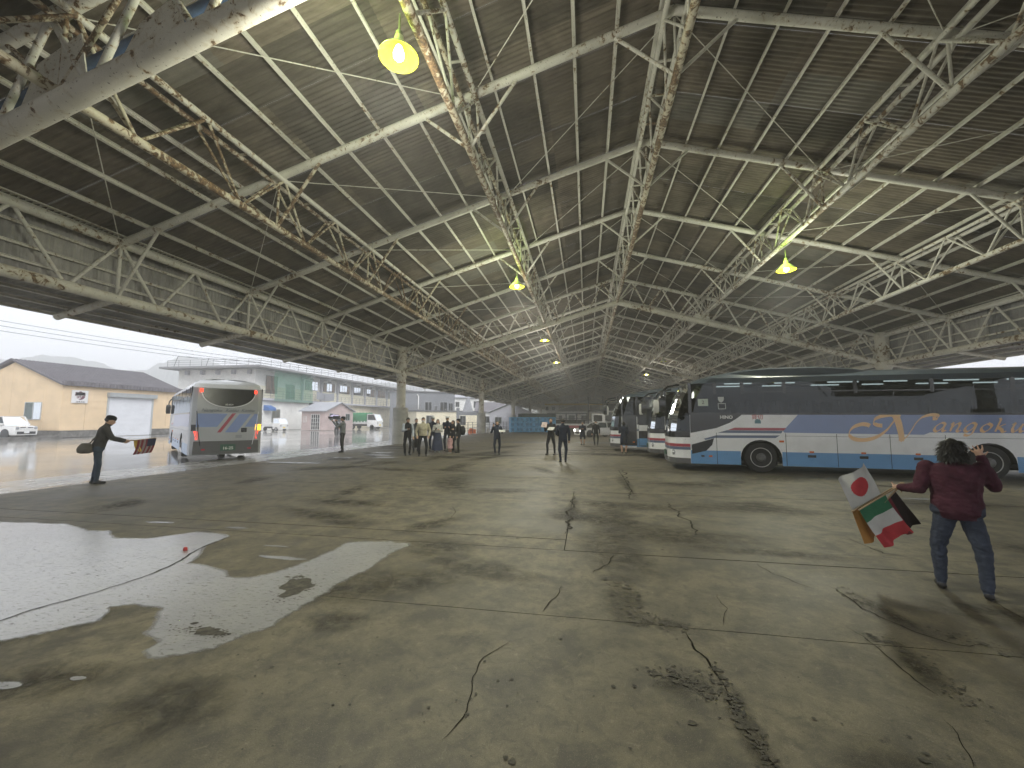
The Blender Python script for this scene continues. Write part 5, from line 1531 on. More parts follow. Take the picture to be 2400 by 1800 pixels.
def gable_roof(parent, x0, x1, y0, y1, ze, zr_, over, mat, axis='x', th=.12, name='roof', ribs=0):
    b = MB()
    if axis == 'x':
        ym = (y0 + y1) / 2
        sec = [(y0 - over, ze), (ym, zr_), (y1 + over, ze), (y1 + over, ze + th), (ym, zr_ + th), (y0 - over, ze + th)]
        b.prism(sec, lambda p: (x0 - over, p[0], p[1]), lambda p: (x1 + over, p[0], p[1]))
    else:
        xm = (x0 + x1) / 2
        sec = [(x0 - over, ze), (xm, zr_), (x1 + over, ze), (x1 + over, ze + th), (xm, zr_ + th), (x0 - over, ze + th)]
        b.prism(sec, lambda p: (p[0], y0 - over, p[1]), lambda p: (p[0], y1 + over, p[1]))
    r = b.obj(name, mat, parent)
    if ribs:
        b = MB(); n = int((x1 - x0 + 2 * over) / ribs); ym = (y0 + y1) / 2
        for k in range(n + 1):
            x = x0 - over + k * ribs
            for ya in (y0 - over, y1 + over):
                b.bar((x, ya, ze + th + .03), (x, ym, zr_ + th + .03), .09, .09)
        o = b.obj('roof_ribs', mat, r); o['kind'] = 'stuff'
    return r

# --- tan shed with roller shutter (local x runs along the yard, -y faces the hall)
T = thing('tan_shed', 'tan warehouse shed with dark ribbed roof, roller shutter and round emblem sign', 'shed', (-45, 28.16, 0), rad(90))
LS, DS = 10.6, 11.6
b = MB(); b.box((-.04, -.04, 0), (3.55, DS, .6)); b.obj('plinth', PLINTH, T)
b = MB(); b.box((7.65, -.04, 0), (LS, DS, .6)); b.obj('plinth', PLINTH, T)
b = MB(); b.box((.05, .05, .6), (LS, DS, 4.6)); b.box((3.5, .3, 0), (7.7, DS, .6)); b.prism([(.05, 4.6), (DS, 4.6), (DS / 2, 6.75)], lambda p: (.05, p[0], p[1]), lambda p: (LS, p[0], p[1])); b.obj('wall', W_TAN, T)
for x0, x1 in ((.02, 1.75), (1.77, 3.5), (7.7, 9.1), (9.12, LS)):
    for k in range(6):
        z0 = .62 + k * .66
        b = MB(); b.box((x0, .02 - .012 * 1, z0), (x1, .06, z0 + .645)); b.obj('wall_panel', W_TAN, T)
b = MB(); b.box((3.5, .0, 4.1), (7.7, .06, 4.55)); b.obj('wall_panel', W_TAN, T)
for k in range(6):
    ya, yb = .04 + k * DS / 6, .04 + (k + 1) * DS / 6 - .02
    zt = lambda y: 4.6 + 2.13 * (1 - abs(y - DS / 2) / (DS / 2))
    m_ = (ya + yb) / 2
    poly = [(ya, .62), (yb, .62), (yb, zt(yb) - .03), (ya, zt(ya) - .03)]
    b = MB(); b.prism(poly, lambda p: (.0, p[0], p[1]), lambda p: (.048, p[0], p[1])); b.obj('wall_panel', W_TAN, T)
gable_roof(T, 0, LS, 0, DS, 4.55, 6.85, .25, R_DARK, 'x', .13, ribs=.30)
b = MB(); n = 40
b.box((-.25, -.30, 4.58), (LS + .25, -.25, 4.98)); b.obj('eave_fascia', R_DARK, T)
b = MB()
for k in range(37): b.box((-.22 + k * .30, -.36, 4.56), (-.12 + k * .30, -.30, 4.97))
o = b.obj('fascia_ribs', R_DARK, T); o['kind'] = 'stuff'
b = MB(); vs = []
for k in range(61):
    z = 3.75 * k / 60; dx = .012 * (k % 2)
    vs += [(3.62, -.03 + dx, z), (7.55, -.03 + dx, z)]
b.add(vs, [(2 * k, 2 * k + 1, 2 * k + 3, 2 * k + 2) for k in range(60)]); b.obj('roller_shutter', SHUT, T)
b = MB(); b.box((3.4, -.35, 3.75), (7.8, .02, 4.15)); b.obj('shutter_box', plain('shutter_box_grey', (0.34, 0.36, 0.37), .5), T)
for x in (3.52, 7.6):
    b = MB(); b.box((x - .08, -.06, 0), (x + .08, .08, 3.75)); b.obj('shutter_guide', ALU, T)
S_ = MB(); S_.box((.62, -.10, 3.05), (1.82, -.02, 4.2)); sg = S_.obj('sign_board', plain('sign_white', (0.72, 0.72, 0.72), .5, var=.02), T)
EMB = plain('emblem_maroon', (0.13, 0.035, 0.055), .5, var=.05)
def emb(poly, nm='emblem', off=-.106):
    b = MB(); b.add([(1.22 + x * .40, off, 3.70 + z * .40) for x, z in poly], [list(range(len(poly)))]); b.obj(nm, EMB if nm == 'emblem' else DARK_INK, sg)
arc = lambda r, a0, a1, n=14, cx=0, cz=0: [(cx + r * math.cos(rad(a0 + (a1 - a0) * k / n)), cz + r * math.sin(rad(a0 + (a1 - a0) * k / n))) for k in range(n + 1)]
emb(arc(1, 180, 128) + arc(.78, 140, 250, 10, -.15, .55)[::1][2:8] + [(-.12, .42), (-.16, .75), (-.3, .86), (0, 1.06), (.3, .86), (.16, .75), (.12, .42)] + [(-x, z) for x, z in reversed(arc(.78, 140, 250, 10, -.15, .55)[2:8])] + [(-x, z) for x, z in reversed(arc(1, 180, 128))] + [(.9, .0), (.4, .1), (0, .12), (-.4, .1), (-.9, .0)])
emb([(-.92, -.08), (-.35, .0), (-.2, -.35), (-.35, -.62), (-.8, -.45), (-.45, -.42), (-.42, -.22)], off=-.107)
emb([(-.22, .02), (.16, .04), (.05, -.5), (-.12, -.72), (-.05, -.4)], off=-.107)
emb([(.3, .03), (.95, -.08), (.9, -.35)] + arc(.92, -25, -110, 10) + [(.0, -.74), (.2, -.4)], off=-.107)
for k in range(4):
    x = -.62 + k * .41
    for dz0, dz1, a, c in ((-1.32, -1.25, 0, .3), (-1.44, -1.37, 0, .3), (-1.50, -1.20, .05, .11), (-1.50, -1.20, .2, .26)):
        emb([(x + a, dz0), (x + c, dz0), (x + c, dz1), (x + a, dz1)], 'small_lettering', -.106 - .0006 * (a * 10 + 1))
# gable window (on the end wall, x = 0 plane)
wnd = MB()
for y0, y1, z0, z1 in ((2.15, 4.05, 1.55, 1.6), (2.15, 4.05, 3.05, 3.1), (2.15, 2.2, 1.6, 3.05), (4.0, 4.05, 1.6, 3.05), (3.08, 3.12, 1.6, 3.05)):
    wnd.box((-.06, y0, z0), (.02, y1, z1))
w = wnd.obj('window', ALU, T)
for y0, y1 in ((2.2, 3.08), (3.12, 4.0)):
    b = MB(); b.add([(-.012, y0, 1.6), (-.012, y1, 1.6), (-.012, y1, 3.05), (-.012, y0, 3.05)], [(0, 1, 2, 3)]); b.obj('blind', plain('pale_blind', (.45, .52, .50), .8), w)
    b = MB(); b.add([(-.03, y0, 1.6), (-.03, y1, 1.6), (-.03, y1, 3.05), (-.03, y0, 3.05)], [(0, 1, 2, 3)]); b.obj('pane', WINGLASS, w)
# kerb before the shed
b = MB(); b.box((-60, 27.0, -.03), (-43.6, 27.35, .22)); b.box((-43.6, 22.5, -.03), (-43.25, 27.35, .22)); structure(b.obj('kerb', PLINTH))
b = MB(); b.box((-62, 10, -.03), (-43.6, 27.0, .10)); structure(b.obj('raised_lot', YARD_M))

# --- long two-storey building
T = thing('long_building', 'long two-storey white building with outside gallery and rooftop railing', 'building', (-46, 52, 0), rad(90))
LB = 56
b = MB(); b.box((0, 1.6, 0), (LB, 15, 9.0)); b.obj('wall', W_WHITE, T)
b = MB(); b.box((.2, .4, 0), (10.5, 1.62, 4.45)); b.obj('ground_floor_front', W_WHITE, T)
b = MB(); b.box((15, .6, 0), (LB, 1.62, 4.45)); b.obj('ground_floor_front', W_CREAM, T)
b = MB(); b.box((-2.2, -1.0, 9.0), (LB + 1, 16, 9.28)); b.obj('roof_slab', plain('roof_edge_grey', (0.24, 0.24, 0.25), .7), T)
b = MB(); b.box((-1.2, -.15, 4.42), (LB, 1.6, 4.72)); b.obj('gallery_slab', W_LAV, T)
b = MB(); b.box((0, 1.5, 4.72), (LB, 1.62, 6.62)); b.obj('gallery_wall', plain('cream_band', (0.74, 0.71, 0.56), .85, var=.06), T)
railing('gallery_railing', T, [(-.1, -.05, 4.72), (LB, -.05, 4.72)], 1.12, 3, 1.25, .022)
railing('rooftop_railing', T, [(-1.8, 15, 9.28), (-1.8, -.8, 9.28), (LB, -.8, 9.28)], .95, 3, 1.9, .02)
b = MB()
for a, c in (((-1.7, 14, 9.3), (-1.5, 13.6, 10.9)), ((-1.5, 13.6, 10.9), (-1.5, -.4, 9.7)), ((-1.6, 8.5, 9.3), (-1.5, 8.2, 10.5))): b.tube(a, c, .035, n=6)
b.obj('rooftop_ladder', STEELD, T)
for k in range(11):
    x = 9.9 + k * 5.0
    if x > LB: break
    b = MB(); b.box((x - .14, 1.2, 4.72), (x + .14, 1.6, 9.0)); b.obj('pilaster', W_LAV, T)
    b = MB(); b.prism([(1.5, 8.95), (-.8, 8.95), (-.8, 8.8), (1.5, 8.35)], lambda p: (x - .1, p[0], p[1]), lambda p: (x + .1, p[0], p[1])); b.obj('roof_bracket', W_LAV, T)
for k in range(9):
    x = 10.8 + k * 5.0
    window(T, x, x + 3.3, 6.75, 8.25, 1.5, CURT if k % 3 else CURT2, 4, plain('brown_frame', (.12, .10, .09), .5))
    b = MB(); b.box((x + 1.2, 1.42, 8.5), (x + 2.1, 1.52, 8.62)); b.obj('vent', STEELD, T)
for k in range(5):
    b = MB(); b.box((-.45, 2.2 + k * 2.7, 8.25), (.02, 2.65 + k * 2.7, 8.85)); b.obj('beam_end', W_LAV, T)
window(T, 2.2, 3.8, 1.2, 3.1, .4, CURT2, 2); window(T, 41, 42.4, 1.2, 3.2, .6, DARKIN, 2); window(T, 31, 34, .1, 2.6, .6, DARKIN, 3, name='glass_door'); window(T, 20, 21.4, 1.2, 3, .6, DARKIN, 2)
window(T, 2.0, 4.2, 5.6, 8.2, 1.5, CURT, 2, plain('brown_frame', (.12, .10, .09), .5)); window(T, 6.2, 8.2, 4.8, 7.2, 1.5, CURT2, 2, name='gallery_door')
b = MB(); b.prism([(0, 3.7), (-.9, 3.3), (-.9, 2.9), (0, 2.9)], lambda p: (.5, .4 + p[0], p[1]), lambda p: (1.9, .4 + p[0], p[1])); b.obj('blue_awning', plain('blue_awning', (0.06, 0.16, 0.42), .6), T)
b = MB(); b.box((10.6, .9, 0), (14.9, 1.6, 4.4)); b.obj('dark_recess', DARKIN, T)
m, nt, bs = new_mat('green_safety_net')
bs.inputs['Base Color'].default_value = (0.05, 0.24, 0.15, 1); bs.inputs['Roughness'].default_value = .8
bs.inputs['Alpha'].default_value = .45
b = MB(); vs = []
for i in range(29):
    for j in range(13):
        x, z = 1.6 + i * .31, 4.3 + j * .4
        vs.append((x, -.30 + .12 * math.sin(x * 2.2 + j * .5) + .08 * noise.noise((x * 2, z * 2, 0)), z))
b.add(vs, [(i * 13 + j, (i + 1) * 13 + j, (i + 1) * 13 + j + 1, i * 13 + j + 1) for i in range(28) for j in range(12)])
o = b.obj('safety_net', m, None, 80); o.location = (-46, 52, 0); o.rotation_euler = (0, 0, rad(90)); tag(o, 'green safety net draped over the gallery of the long building', 'net')
b = MB(); vs = []
for i in range(13):
    for j in range(7):
        x, z = 11.6 + i * .42, 5.1 + j * .22
        vs.append((x, -.12 - .1 * math.sin(i * .8), z - .25 * math.sin(math.pi * i / 12) * (1 if j < 6 else .7)))
b.add(vs, [(i * 7 + j, (i + 1) * 7 + j, (i + 1) * 7 + j + 1, i * 7 + j + 1) for i in range(12) for j in range(6)])
o = b.obj('grey_tarp', cloth('grey_tarpaulin', (.30, .31, .34)), None, 80); o.location = (-46, 52, 0); o.rotation_euler = (0, 0, rad(90)); tag(o, 'grey tarpaulin sagging over the gallery railing', 'tarp')
# --- pink house (local: x along world Y, -y faces the hall)
T = thing('pink_house', 'small dusty pink house with grey gable roof beside the white building', 'house', (-38, 54.9, 0), rad(90))
b = MB(); b.box((0, 0, 0), (7.3, 3.9, 2.85)); b.prism([(0, 2.85), (7.3, 2.85), (3.65, 4.15)], lambda p: (p[0], 0, p[1]), lambda p: (p[0], 3.9, p[1])); b.obj('wall', W_PINK, T)
gable_roof(T, 0, 7.3, 0, 3.9, 2.8, 4.22, .35, R_GREY, 'y', .13)
window(T, 1.0, 1.9, 1.5, 2.5, -.01, DARKIN, 1); window(T, 5.2, 6.3, 1.5, 2.5, -.01, DARKIN, 2)
b = MB(); b.box((2.7, -.03, .05), (3.9, .02, 2.1)); b.obj('door', DARKIN, T)
fr = MB()
for y0, y1, z0, z1 in ((.9, 2.3, .1, 2.35),):
    for k in range(5): fr.box((-.05, y0 + (y1 - y0) * k / 4 - .03, z0), (-.005, y0 + (y1 - y0) * k / 4 + .03, z1))
    for k in range(5): fr.box((-.045, y0, z0 + (z1 - z0) * k / 4 - .03), (-.008, y1, z0 + (z1 - z0) * k / 4 + .03))
f = fr.obj('lattice_door', plain('white_lattice', (.66, .66, .64), .6), T)
b = MB(); b.add([(-.004, .9, .1), (-.004, 2.3, .1), (-.004, 2.3, 2.35), (-.004, .9, 2.35)], [(0, 1, 2, 3)]); b.obj('door_glass', DARKIN, f)
b = MB()
for y0, y1 in ((3.05, 3.55),):
    b.box((-.05, y0, 1.2), (-.005, y0 + .06, 2.1)); b.box((-.05, y1, 1.2), (-.005, y1 + .06, 2.1)); b.box((-.05, y0, 1.2), (-.005, y1, 1.26)); b.box((-.05, y0, 2.04), (-.005, y1, 2.1)); b.box((-.05, y0 + .25, 1.2), (-.005, y0 + .31, 2.1))
b.obj('window', MATS['white_lattice'], T)

# --- farther buildings
def simple_house(name, label, loc, rz, w, d, ze, zr_, wall, roof, wins, cat='house', axis='x', group=None):
    T = thing(name, label, cat, loc, rad(rz), group)
    b = MB(); b.box((0, 0, 0), (w, d, ze))
    if zr_ and axis == 'x': b.prism([(0, ze), (d, ze), (d / 2, zr_)], lambda p: (0, p[0], p[1]), lambda p: (w, p[0], p[1]))
    if zr_ and axis == 'y': b.prism([(0, ze), (w, ze), (w / 2, zr_)], lambda p: (p[0], 0, p[1]), lambda p: (p[0], d, p[1]))
    b.obj('wall', wall, T)
    if zr_: gable_roof(T, 0, w, 0, d, ze, zr_ + .1, .5, roof, axis, .15)
    else:
        b = MB(); b.box((-.2, -.2, ze), (w + .2, d + .2, ze + .25)); b.obj('roof', roof, T)
    for x0, x1, z0, z1 in wins: window(T, x0, x1, z0, z1, -.01, DARKIN, 2)
    return T
T = simple_house('grey_building', 'dark grey two-storey building beyond the white building', (-40.5, 80, 0), 24, 13.5, 10, 7.4, 0, W_GREY, STEELD, [(7.2, 8.6, 3.6, 5.4), (9.2, 9.8, 3.0, 4.6), (10.4, 11.9, 3.6, 5.4), (12.2, 13.1, 3.6, 5.2)], 'building')
b = MB(); b.path([(5.8, -.15, 3.8), (5.8, -.15, 6.6), (5.5, -.15, 7.0)], .12, 8); b.obj('white_duct', W_WHITE, T)
railing('balcony_railing', T, [(.2, -.9, 3.5), (6.4, -.9, 3.5)], 1.1, 2, .5)
simple_house('low_yellow_block', 'low pale yellow block with flat dark roof edge behind the waiting group', (-32, 74, 0), 40, 13, 6, 3.2, 0, W_CREAM, STEELD, [(2, 3.4, .8, 2.4), (9, 10.2, .6, 2.4)], 'building')
simple_house('white_house', 'white house with grey hipped roof above the yellow block', (-34, 96, 0), 25, 12, 9, 7.0, 8.9, W_WHITE, R_GREY, [(2.5, 3.4, 4.8, 6.0), (7, 9.5, 4.6, 6.2), (2, 5, 2.2, 3.6)], 'house')
simple_house('low_white_house', 'low white house with dark grey gable roof left of the second column', (-25, 92, 0), 10, 8.5, 7, 3.4, 5.6, W_WHITE, R_DARK, [(1.5, 3, 1, 2.4), (5, 6.8, 1, 2.4)], 'house')
simple_house('pale_blue_house', 'pale house with grey gable front beyond the railing', (-20.5, 86, 0), 5, 9.5, 8, 3.1, 5.2, W_LAV, R_GREY, [(1.2, 2.6, .9, 2.2), (6.2, 8, .9, 2.2)], 'house', 'y')
simple_house('white_apartment', 'white three-storey apartment block with small square windows', (-30.5, 120, 0), 8, 12.5, 10, 9.2, 0, W_WHITE, W_WHITE, [(1.2 + k * 2.3, 2.3 + k * 2.3, z, z + 1.2) for k in range(5) for z in (2.0, 4.6, 7.0)], 'apartment block')
simple_house('white_annex', 'white annex block set back right of the apartment block', (-17.5, 128, 0), 5, 9, 9, 7.2, 0, W_WHITE, W_WHITE, [(1 + k * 2.0, 1.8 + k * 2.0, z, z + 1.2) for k in range(4) for z in (1.8, 4.6)], 'building')
simple_house('far_warehouse', 'long pale warehouse closing the view past the far end of the hall', (-16, 165, 0), 0, 46, 12, 5.2, 7.0, W_WHITE, R_GREY, [(4 + k * 5, 6.4 + k * 5, 1.2, 3.4) for k in range(8)], 'warehouse')
# hut chimney and pump shelter
T = thing('pump_shelter', 'small grey shelter with two posts and a pointed cap beyond the fence', 'shelter', (-21.4, 66, 0), rad(20))
for x in (0, 3.6):
    b = MB(); b.box((x, 0, 0), (x + .5, .6, 3.6)); b.obj('post', W_GREY, T)
b = MB(); b.box((.5, .05, 2.4), (3.6, .55, 3.0)); b.obj('lintel', W_GREY, T)
b = MB(); b.prism([(1.0, 3.0), (2.8, 3.0), (2.1, 5.4), (1.7, 5.4)], lambda p: (p[0], .1, p[1]), lambda p: (p[0], .5, p[1])); b.obj('cap', R_GREY, T)
# utility poles and wires
def pole(label, x, y, h):
    T = thing('utility_pole', label, 'utility pole', (x, y, 0), 0, 'utility poles along the street')
    b = MB(); b.tube((0, 0, 0), (0, 0, h), .16, .10, 10); b.obj('post', plain('pole_concrete', (.34, .34, .34), .9), T, 50)
    for z in (h - .5, h - 1.2):
        b = MB(); b.box((-.9, -.05, z), (.9, .05, z + .1)); b.obj('crossarm', STEELD, T)
pole('thin utility pole above the low white house', -23.5, 100, 11.5); pole('utility pole rising behind the dark grey building', -41, 100, 13); pole('small utility pole beyond the white house roof', -33, 118, 12)
def wire(name, label, a, c, sag, r=.035):
    b = MB(); a, c = V(a), V(c)
    b.path([a.lerp(c, k / 16) - V((0, 0, sag * 4 * (k / 16) * (1 - k / 16))) for k in range(17)], r, 5)
    tag(b.obj(name, STEELD), label, 'cable', 'overhead cables')
wire('overhead_cable', 'upper cable sloping over the tan shed', (-80, 34, 15.2), (-41, 100, 12.6), 1.2)
wire('overhead_cable', 'middle cable sloping over the tan shed', (-80, 34, 14.5), (-41, 100, 12.2), 1.2)
wire('overhead_cable', 'lower cable sloping over the tan shed', (-80, 34, 13.8), (-41, 100, 11.8), 1.2)
wire('overhead_cable', 'thick cable running from the dark grey building past the second column', (-41, 98, 12.5), (-17, 128, 10.5), 1.0, .05)
# railing by the columns
T = thing('yard_railing', 'dark metal railing along the yard beside the second column', 'railing', (0, 0, 0))
P = [V((-14.1, 46.0, 0)), V((-11.4, 61.0, 0))]
for z in (.35, .7, 1.05, 1.35): member('rail', P[0] + V((0, 0, z)), P[1] + V((0, 0, z)), .02, STEELD, T, 6)
for k in range(13):
    p = P[0].lerp(P[1], k / 12); member('post', p, p + V((0, 0, 1.4)), .035, STEELD, T, 6)
# orange barrier foot and small A-stand
T = thing('orange_cone_bundle', 'bright orange lump of folded barrier at the foot of the second column', 'barrier', (-13.9, 48.6, 0))
for k, (x, y, rz) in enumerate(((0, 0, 0), (.3, .1, .5), (.12, -.2, 1.1))):
    b = MB(); b.box((-.3, -.06, 0), (.3, .06, .42 + .1 * k), mat=Matrix.Translation((x, y, 0)) @ Matrix.Rotation(rz, 4, 'Z')); b.obj('board', plain('orange_plastic', (.75, .16, .05), .5), T)
T = thing('a_frame_stand', 'small pale folding stand right of the second column', 'stand', (-11.9, 49.2, 0))
for x, t_ in ((-.18, 14), (.18, -14)):
    b = MB(); b.box((-.03, -.2, 0), (.03, .2, .62), mat=Matrix.Translation((x, 0, 0)) @ Matrix.Rotation(rad(t_), 4, 'Y')); b.obj('leg', plain('pale_wood', (.5, .46, .40), .8), T)

# --- blue crates
CR = plain('blue_plastic', (0.08, 0.36, 0.66), .45, var=.08); CRD = plain('blue_plastic_recess_shade', (0.035, 0.20, 0.42), .5, var=.08)  # darker blue puts recess shade into the crate panel colour
W_, D_, H_ = 1.24, 1.05, .69
cb = MB(); cb.box((0, .04, .09), (W_, D_, H_ - .02))
cm_body = cb.mesh('crate', CR)
def bars(sp):
    b = MB()
    for a, c in sp: b.box(a, c)
    return b.mesh('rib', CR)
ribm = bars([((0, 0, .09), (.06, .04, H_ - .02))])
rimm = bars([((0, -.012, H_ - .08), (W_, .04, H_ - .02))])
footm = bars([((.0, .0, 0), (.22, D_, .09))])
panm = MB(); panm.box((0, .012, .2), (.34, .042, H_ - .16)); panm = panm.mesh('panel', CRD)
c0 = V((-9.98, 54.4, 0)); c1 = V((-4.0, 57.3, 0)); cd = (c1 - c0).normalized(); crz = math.atan2(cd.y, cd.x)
ordc = ['leftmost column', 'second column from the left', 'middle column', 'second column from the right', 'rightmost column']
for j, rown in enumerate(('bottom row', 'middle row', 'top row')):
    for i in range(5):
        p = c0 + cd * (i * 1.30)
        o = put('blue_crate', cm_body); o.location = (p.x, p.y, j * (H_ - .008)); o.rotation_euler = (0, 0, crz)
        tag(o, 'blue plastic crate, %s of the stack, %s' % (rown, ordc[i]), 'crate', 'stacked blue crates')
        for x in (0, .42, .76, W_ - .06): put('rib', ribm, o, Matrix.Translation((x, 0, 0)))
        put('rim', rimm, o)
        for x in (.07, .83): put('panel', panm, o, Matrix.Translation((x, 0, 0)))
        for x in (0, .51, 1.02): put('foot', footm, o, Matrix.Translation((x, 0, 0)))
T = thing('tarped_pallets', 'dark covered pile lying on top behind the blue crates', 'pile', (c0.x + 1.2, c0.y + 1.9, 0), crz)
b = MB(); b.loft([[(x * s_, y, z) for x, y in ((0, 0), (5, 0), (5, 2), (0, 2))] for z, s_ in ((0, 1), (2.3, 1), (2.55, .97))]); b.obj('cover', cloth('dark_green_tarp', (.04, .06, .06)), T)

# --- vehicles
def wheelset(T, xs, w, r, wid=.2, rim=CHROME):
    tm = MB(); tm.lathe([(r * .6, -wid / 2), (r * .95, -wid / 2), (r, -wid * .3), (r, wid * .3), (r * .95, wid / 2), (r * .6, wid / 2)], 20, axis='y'); tm = tm.mesh('wheel', RUBBER, 40)
    rm = MB(); rm.lathe([(r * .62, -wid / 2), (r * .5, -wid * .4), (r * .2, -wid * .45), (.01, -wid * .45)], 16, axis='y'); rm = rm.mesh('rim', rim, 40)
    for x in xs:
        for s in (-1, 1):
            o = put('wheel', tm, T, Matrix.Translation((x, s * (w - wid / 2 + .01), r)) @ (Matrix.Identity(4) if s < 0 else Matrix.Rotation(math.pi, 4, 'Z')))
            put('rim', rm, o)
def body_loft(secs):
    """secs: list of (x, [(y,z)...]) half sections bottom to top; mirrored"""
    b = MB(); rings = []
    for x, hs in secs:
        rings.append([(x, y, z) for y, z in hs] + [(x, -y, z) for y, z in reversed(hs)])
    b.loft(rings)
    return b
PWC = plain('car_white', (0.72, 0.72, 0.71), .25, var=.02, coat=.6)
def boxcar(T, L, W, h0, hb, ht, xa, xb, xc, xd, paint, r, axles, nose=.12, name_w='windscreen'):
    """x=0 front bumper; hood to xa, windscreen xa-xb, roof xb-xc, tail xc-xd"""
    w = W / 2
    H = lambda ww, zt: [(ww * .94, h0), (ww, h0 + .15), (ww, zt * .62), (ww * .97, zt)]
    b = body_loft([(0, H(w * .88, hb - nose)), (.12, H(w * .97, hb - nose * .6)), (xa, H(w, hb)), (L * .6, H(w, hb + .02)), (L - .1, H(w * .98, hb)), (L, H(w * .93, hb - .1))])
    b.obj('body', paint, T, 35)
    cab = MB()
    q = lambda x, ww, z: [(x, -ww, z), (x, ww, z)]
    lo = [q(xa, w * .95, hb - .01), q(xd, w * .95, hb - .01)]; hi = [q(xb, w * .84, ht), q(xc, w * .84, ht)]
    v = lo[0] + lo[1] + hi[0] + hi[1]
    cab.add(v, [(4, 5, 7, 6)]); 
    cab.box((xb - .02, -w * .85, ht - .03), (xc + .02, w * .85, ht + .025)); cab.obj('roof', paint, T)
    g = MB(); g.add([v[0], v[1], v[5], v[4]], [(0, 1, 2, 3)]); g.obj('windscreen', CARGLASS, T)
    g = MB(); g.add([v[2], v[3], v[7], v[6]], [(0, 1, 2, 3)]); g.obj('rear_window', CARGLASS, T)
    for a, c, d, e in ((0, 2, 6, 4), (1, 3, 7, 5)):
        g = MB(); g.add([v[a], v[c], v[d], v[e]], [(0, 1, 2, 3)]); sw = g.obj('side_window', CARGLASS, T)
    pl = MB()
    for a, c in ((0, 4), (1, 5), (2, 6), (3, 7)): pl.bar(v[a], v[c], .07, .07)
    xm = (xb + xc) / 2
    for s in (-1, 1): pl.bar((xm + .1, s * w * .95, hb), (xm + .1, s * w * .845, ht), .09, .05)
    pl.obj('pillars', paint, T)
    i_ = MB(); i_.box((xa + .2, -w * .85, h0 + .2), (xd - .2, w * .85, hb - .05)); i_.obj('interior', INSIDE, T)
    wheelset(T, axles, w, r)
    for x in axles:
        for s in (-1, 1):
            a = MB(); a.lathe([(r * 1.13, 0), (r * 1.13, .012)], 20, (x, s * (w + .002) - (.012 if s < 0 else 0), r * 1.05), axis='y'); a.obj('wheel_arch', PBLK, T)
T = thing('white_suv', 'white boxy compact car parked in front of the tan shed', 'car', (-44.9, 26.0, .1), rad(186), None)
boxcar(T, 3.76, 1.67, .22, .98, 1.70, .85, 1.25, 3.3, 3.72, PWC, .33, (.75, 3.15))
for s in (-1, 1):
    b = MB(); b.lathe([(.02, -.02), (.12, -.015), (.125, .06)], 14, (.0, s * .60, .78), axis='x'); b.obj('headlight', LENS, T, 40)
    b = MB(); b.box((1.0, s * .84 - .1, 1.0), (1.12, s * .84 + .1, 1.18)); b.obj('door_mirror', PWC, T)
    b = MB(); b.box((-.015, s * .25 - .17, .80), (.02, s * .25 + .17, .86)); b.obj('grille_slot', PBLK, T)
b = MB(); b.box((-.03, -.60, .30), (.05, .60, .50)); b.obj('lower_grille', PBLK, T)
b = MB(); b.box((-.045, -.17, .36), (-.03, .17, .52)); b.obj('number_plate', MASKM, T)
def kei(label, loc, rz, scale=1.0, tarp=False, L=3.4):
    T = thing('flatbed_truck', label, 'truck', loc, rad(rz)); T.scale = (scale,) * 3
    w = .73
    b = body_loft([(0, [(w * .9, .28), (w * .95, .6), (w * .95, .95), (w * .9, 1.0)]), (.1, [(w, .28), (w, .6), (w, 1.0), (w * .96, 1.08)]), (1.25, [(w, .28), (w, .6), (w, 1.0), (w * .97, 1.08)])]); b.obj('cab', PWC, T, 40)
    v = [(.06, -w * .94, 1.05), (.06, w * .94, 1.05), (.42, -w * .88, 1.74), (.42, w * .88, 1.74), (1.25, -w * .94, 1.05), (1.25, w * .94, 1.05), (1.25, -w * .88, 1.74), (1.25, w * .88, 1.74)]
    for nm, f in (('windscreen', (0, 1, 3, 2)), ('side_window', (0, 4, 6, 2)), ('side_window', (1, 5, 7, 3))):
        g = MB(); g.add([v[i] for i in f], [(0, 1, 2, 3)]); g.obj(nm, CARGLASS, T)
    g = MB(); g.add([v[4], v[5], v[7], v[6]], [(0, 1, 2, 3)]); g.box((.40, -w * .9, 1.72), (1.27, w * .9, 1.80)); 
    for a, c in ((0, 2), (1, 3), (4, 6), (5, 7)): g.bar(v[a], v[c], .07, .07)
    g.obj('cab_frame', PWC, T)
    g = MB(); g.box((.25, -w * .8, .5), (1.2, w * .8, 1.0)); g.obj('interior', INSIDE, T)
    g = MB(); g.box((1.32, -w, .62), (L, w, .70)); g.obj('bed', PWC, T)
    for s in (-1, 1):
        g = MB(); g.box((1.32, s * w - .02, .70), (L, s * w + .02, .98)); g.obj('bed_side', PWC, T)
        g = MB(); g.box((-.02, s * .55 - .12, .66), (.03, s * .55 + .12, .84)); g.obj('headlight', LENS, T)
    g = MB(); g.box((L - .04, -w, .70), (L, w, .98)); g.obj('tailboard', PWC, T)
    g = MB(); g.box((1.3, -.3, .38), (L - .2, .3, .60)); g.obj('chassis', PBLK, T)
    g = MB(); g.box((-.03, -.17, .42), (-.005, .17, .57)); g.obj('number_plate', plain('yellow_plate', (.72, .55, .05), .5), T)
    wheelset(T, (.62, L - .75), w, .28, .16)
    if tarp:
        g = MB(); n_ = 12
        prof = [(-w - .03, .85), (-w - .03, 1.75), (-w * .8, 1.92), (0, 1.97), (w * .8, 1.92), (w + .03, 1.75), (w + .03, .85)]
        g.loft([[(x, y * (1 - .02 * (k % 2)), z - .03 * (k % 2)) for y, z in prof] for k, x in enumerate([1.36 + (L - 1.36) * q / n_ for q in range(n_ + 1)])]); g.obj('tarpaulin', cloth('green_tarpaulin', (.06, .22, .11)), T, 50)
    return T
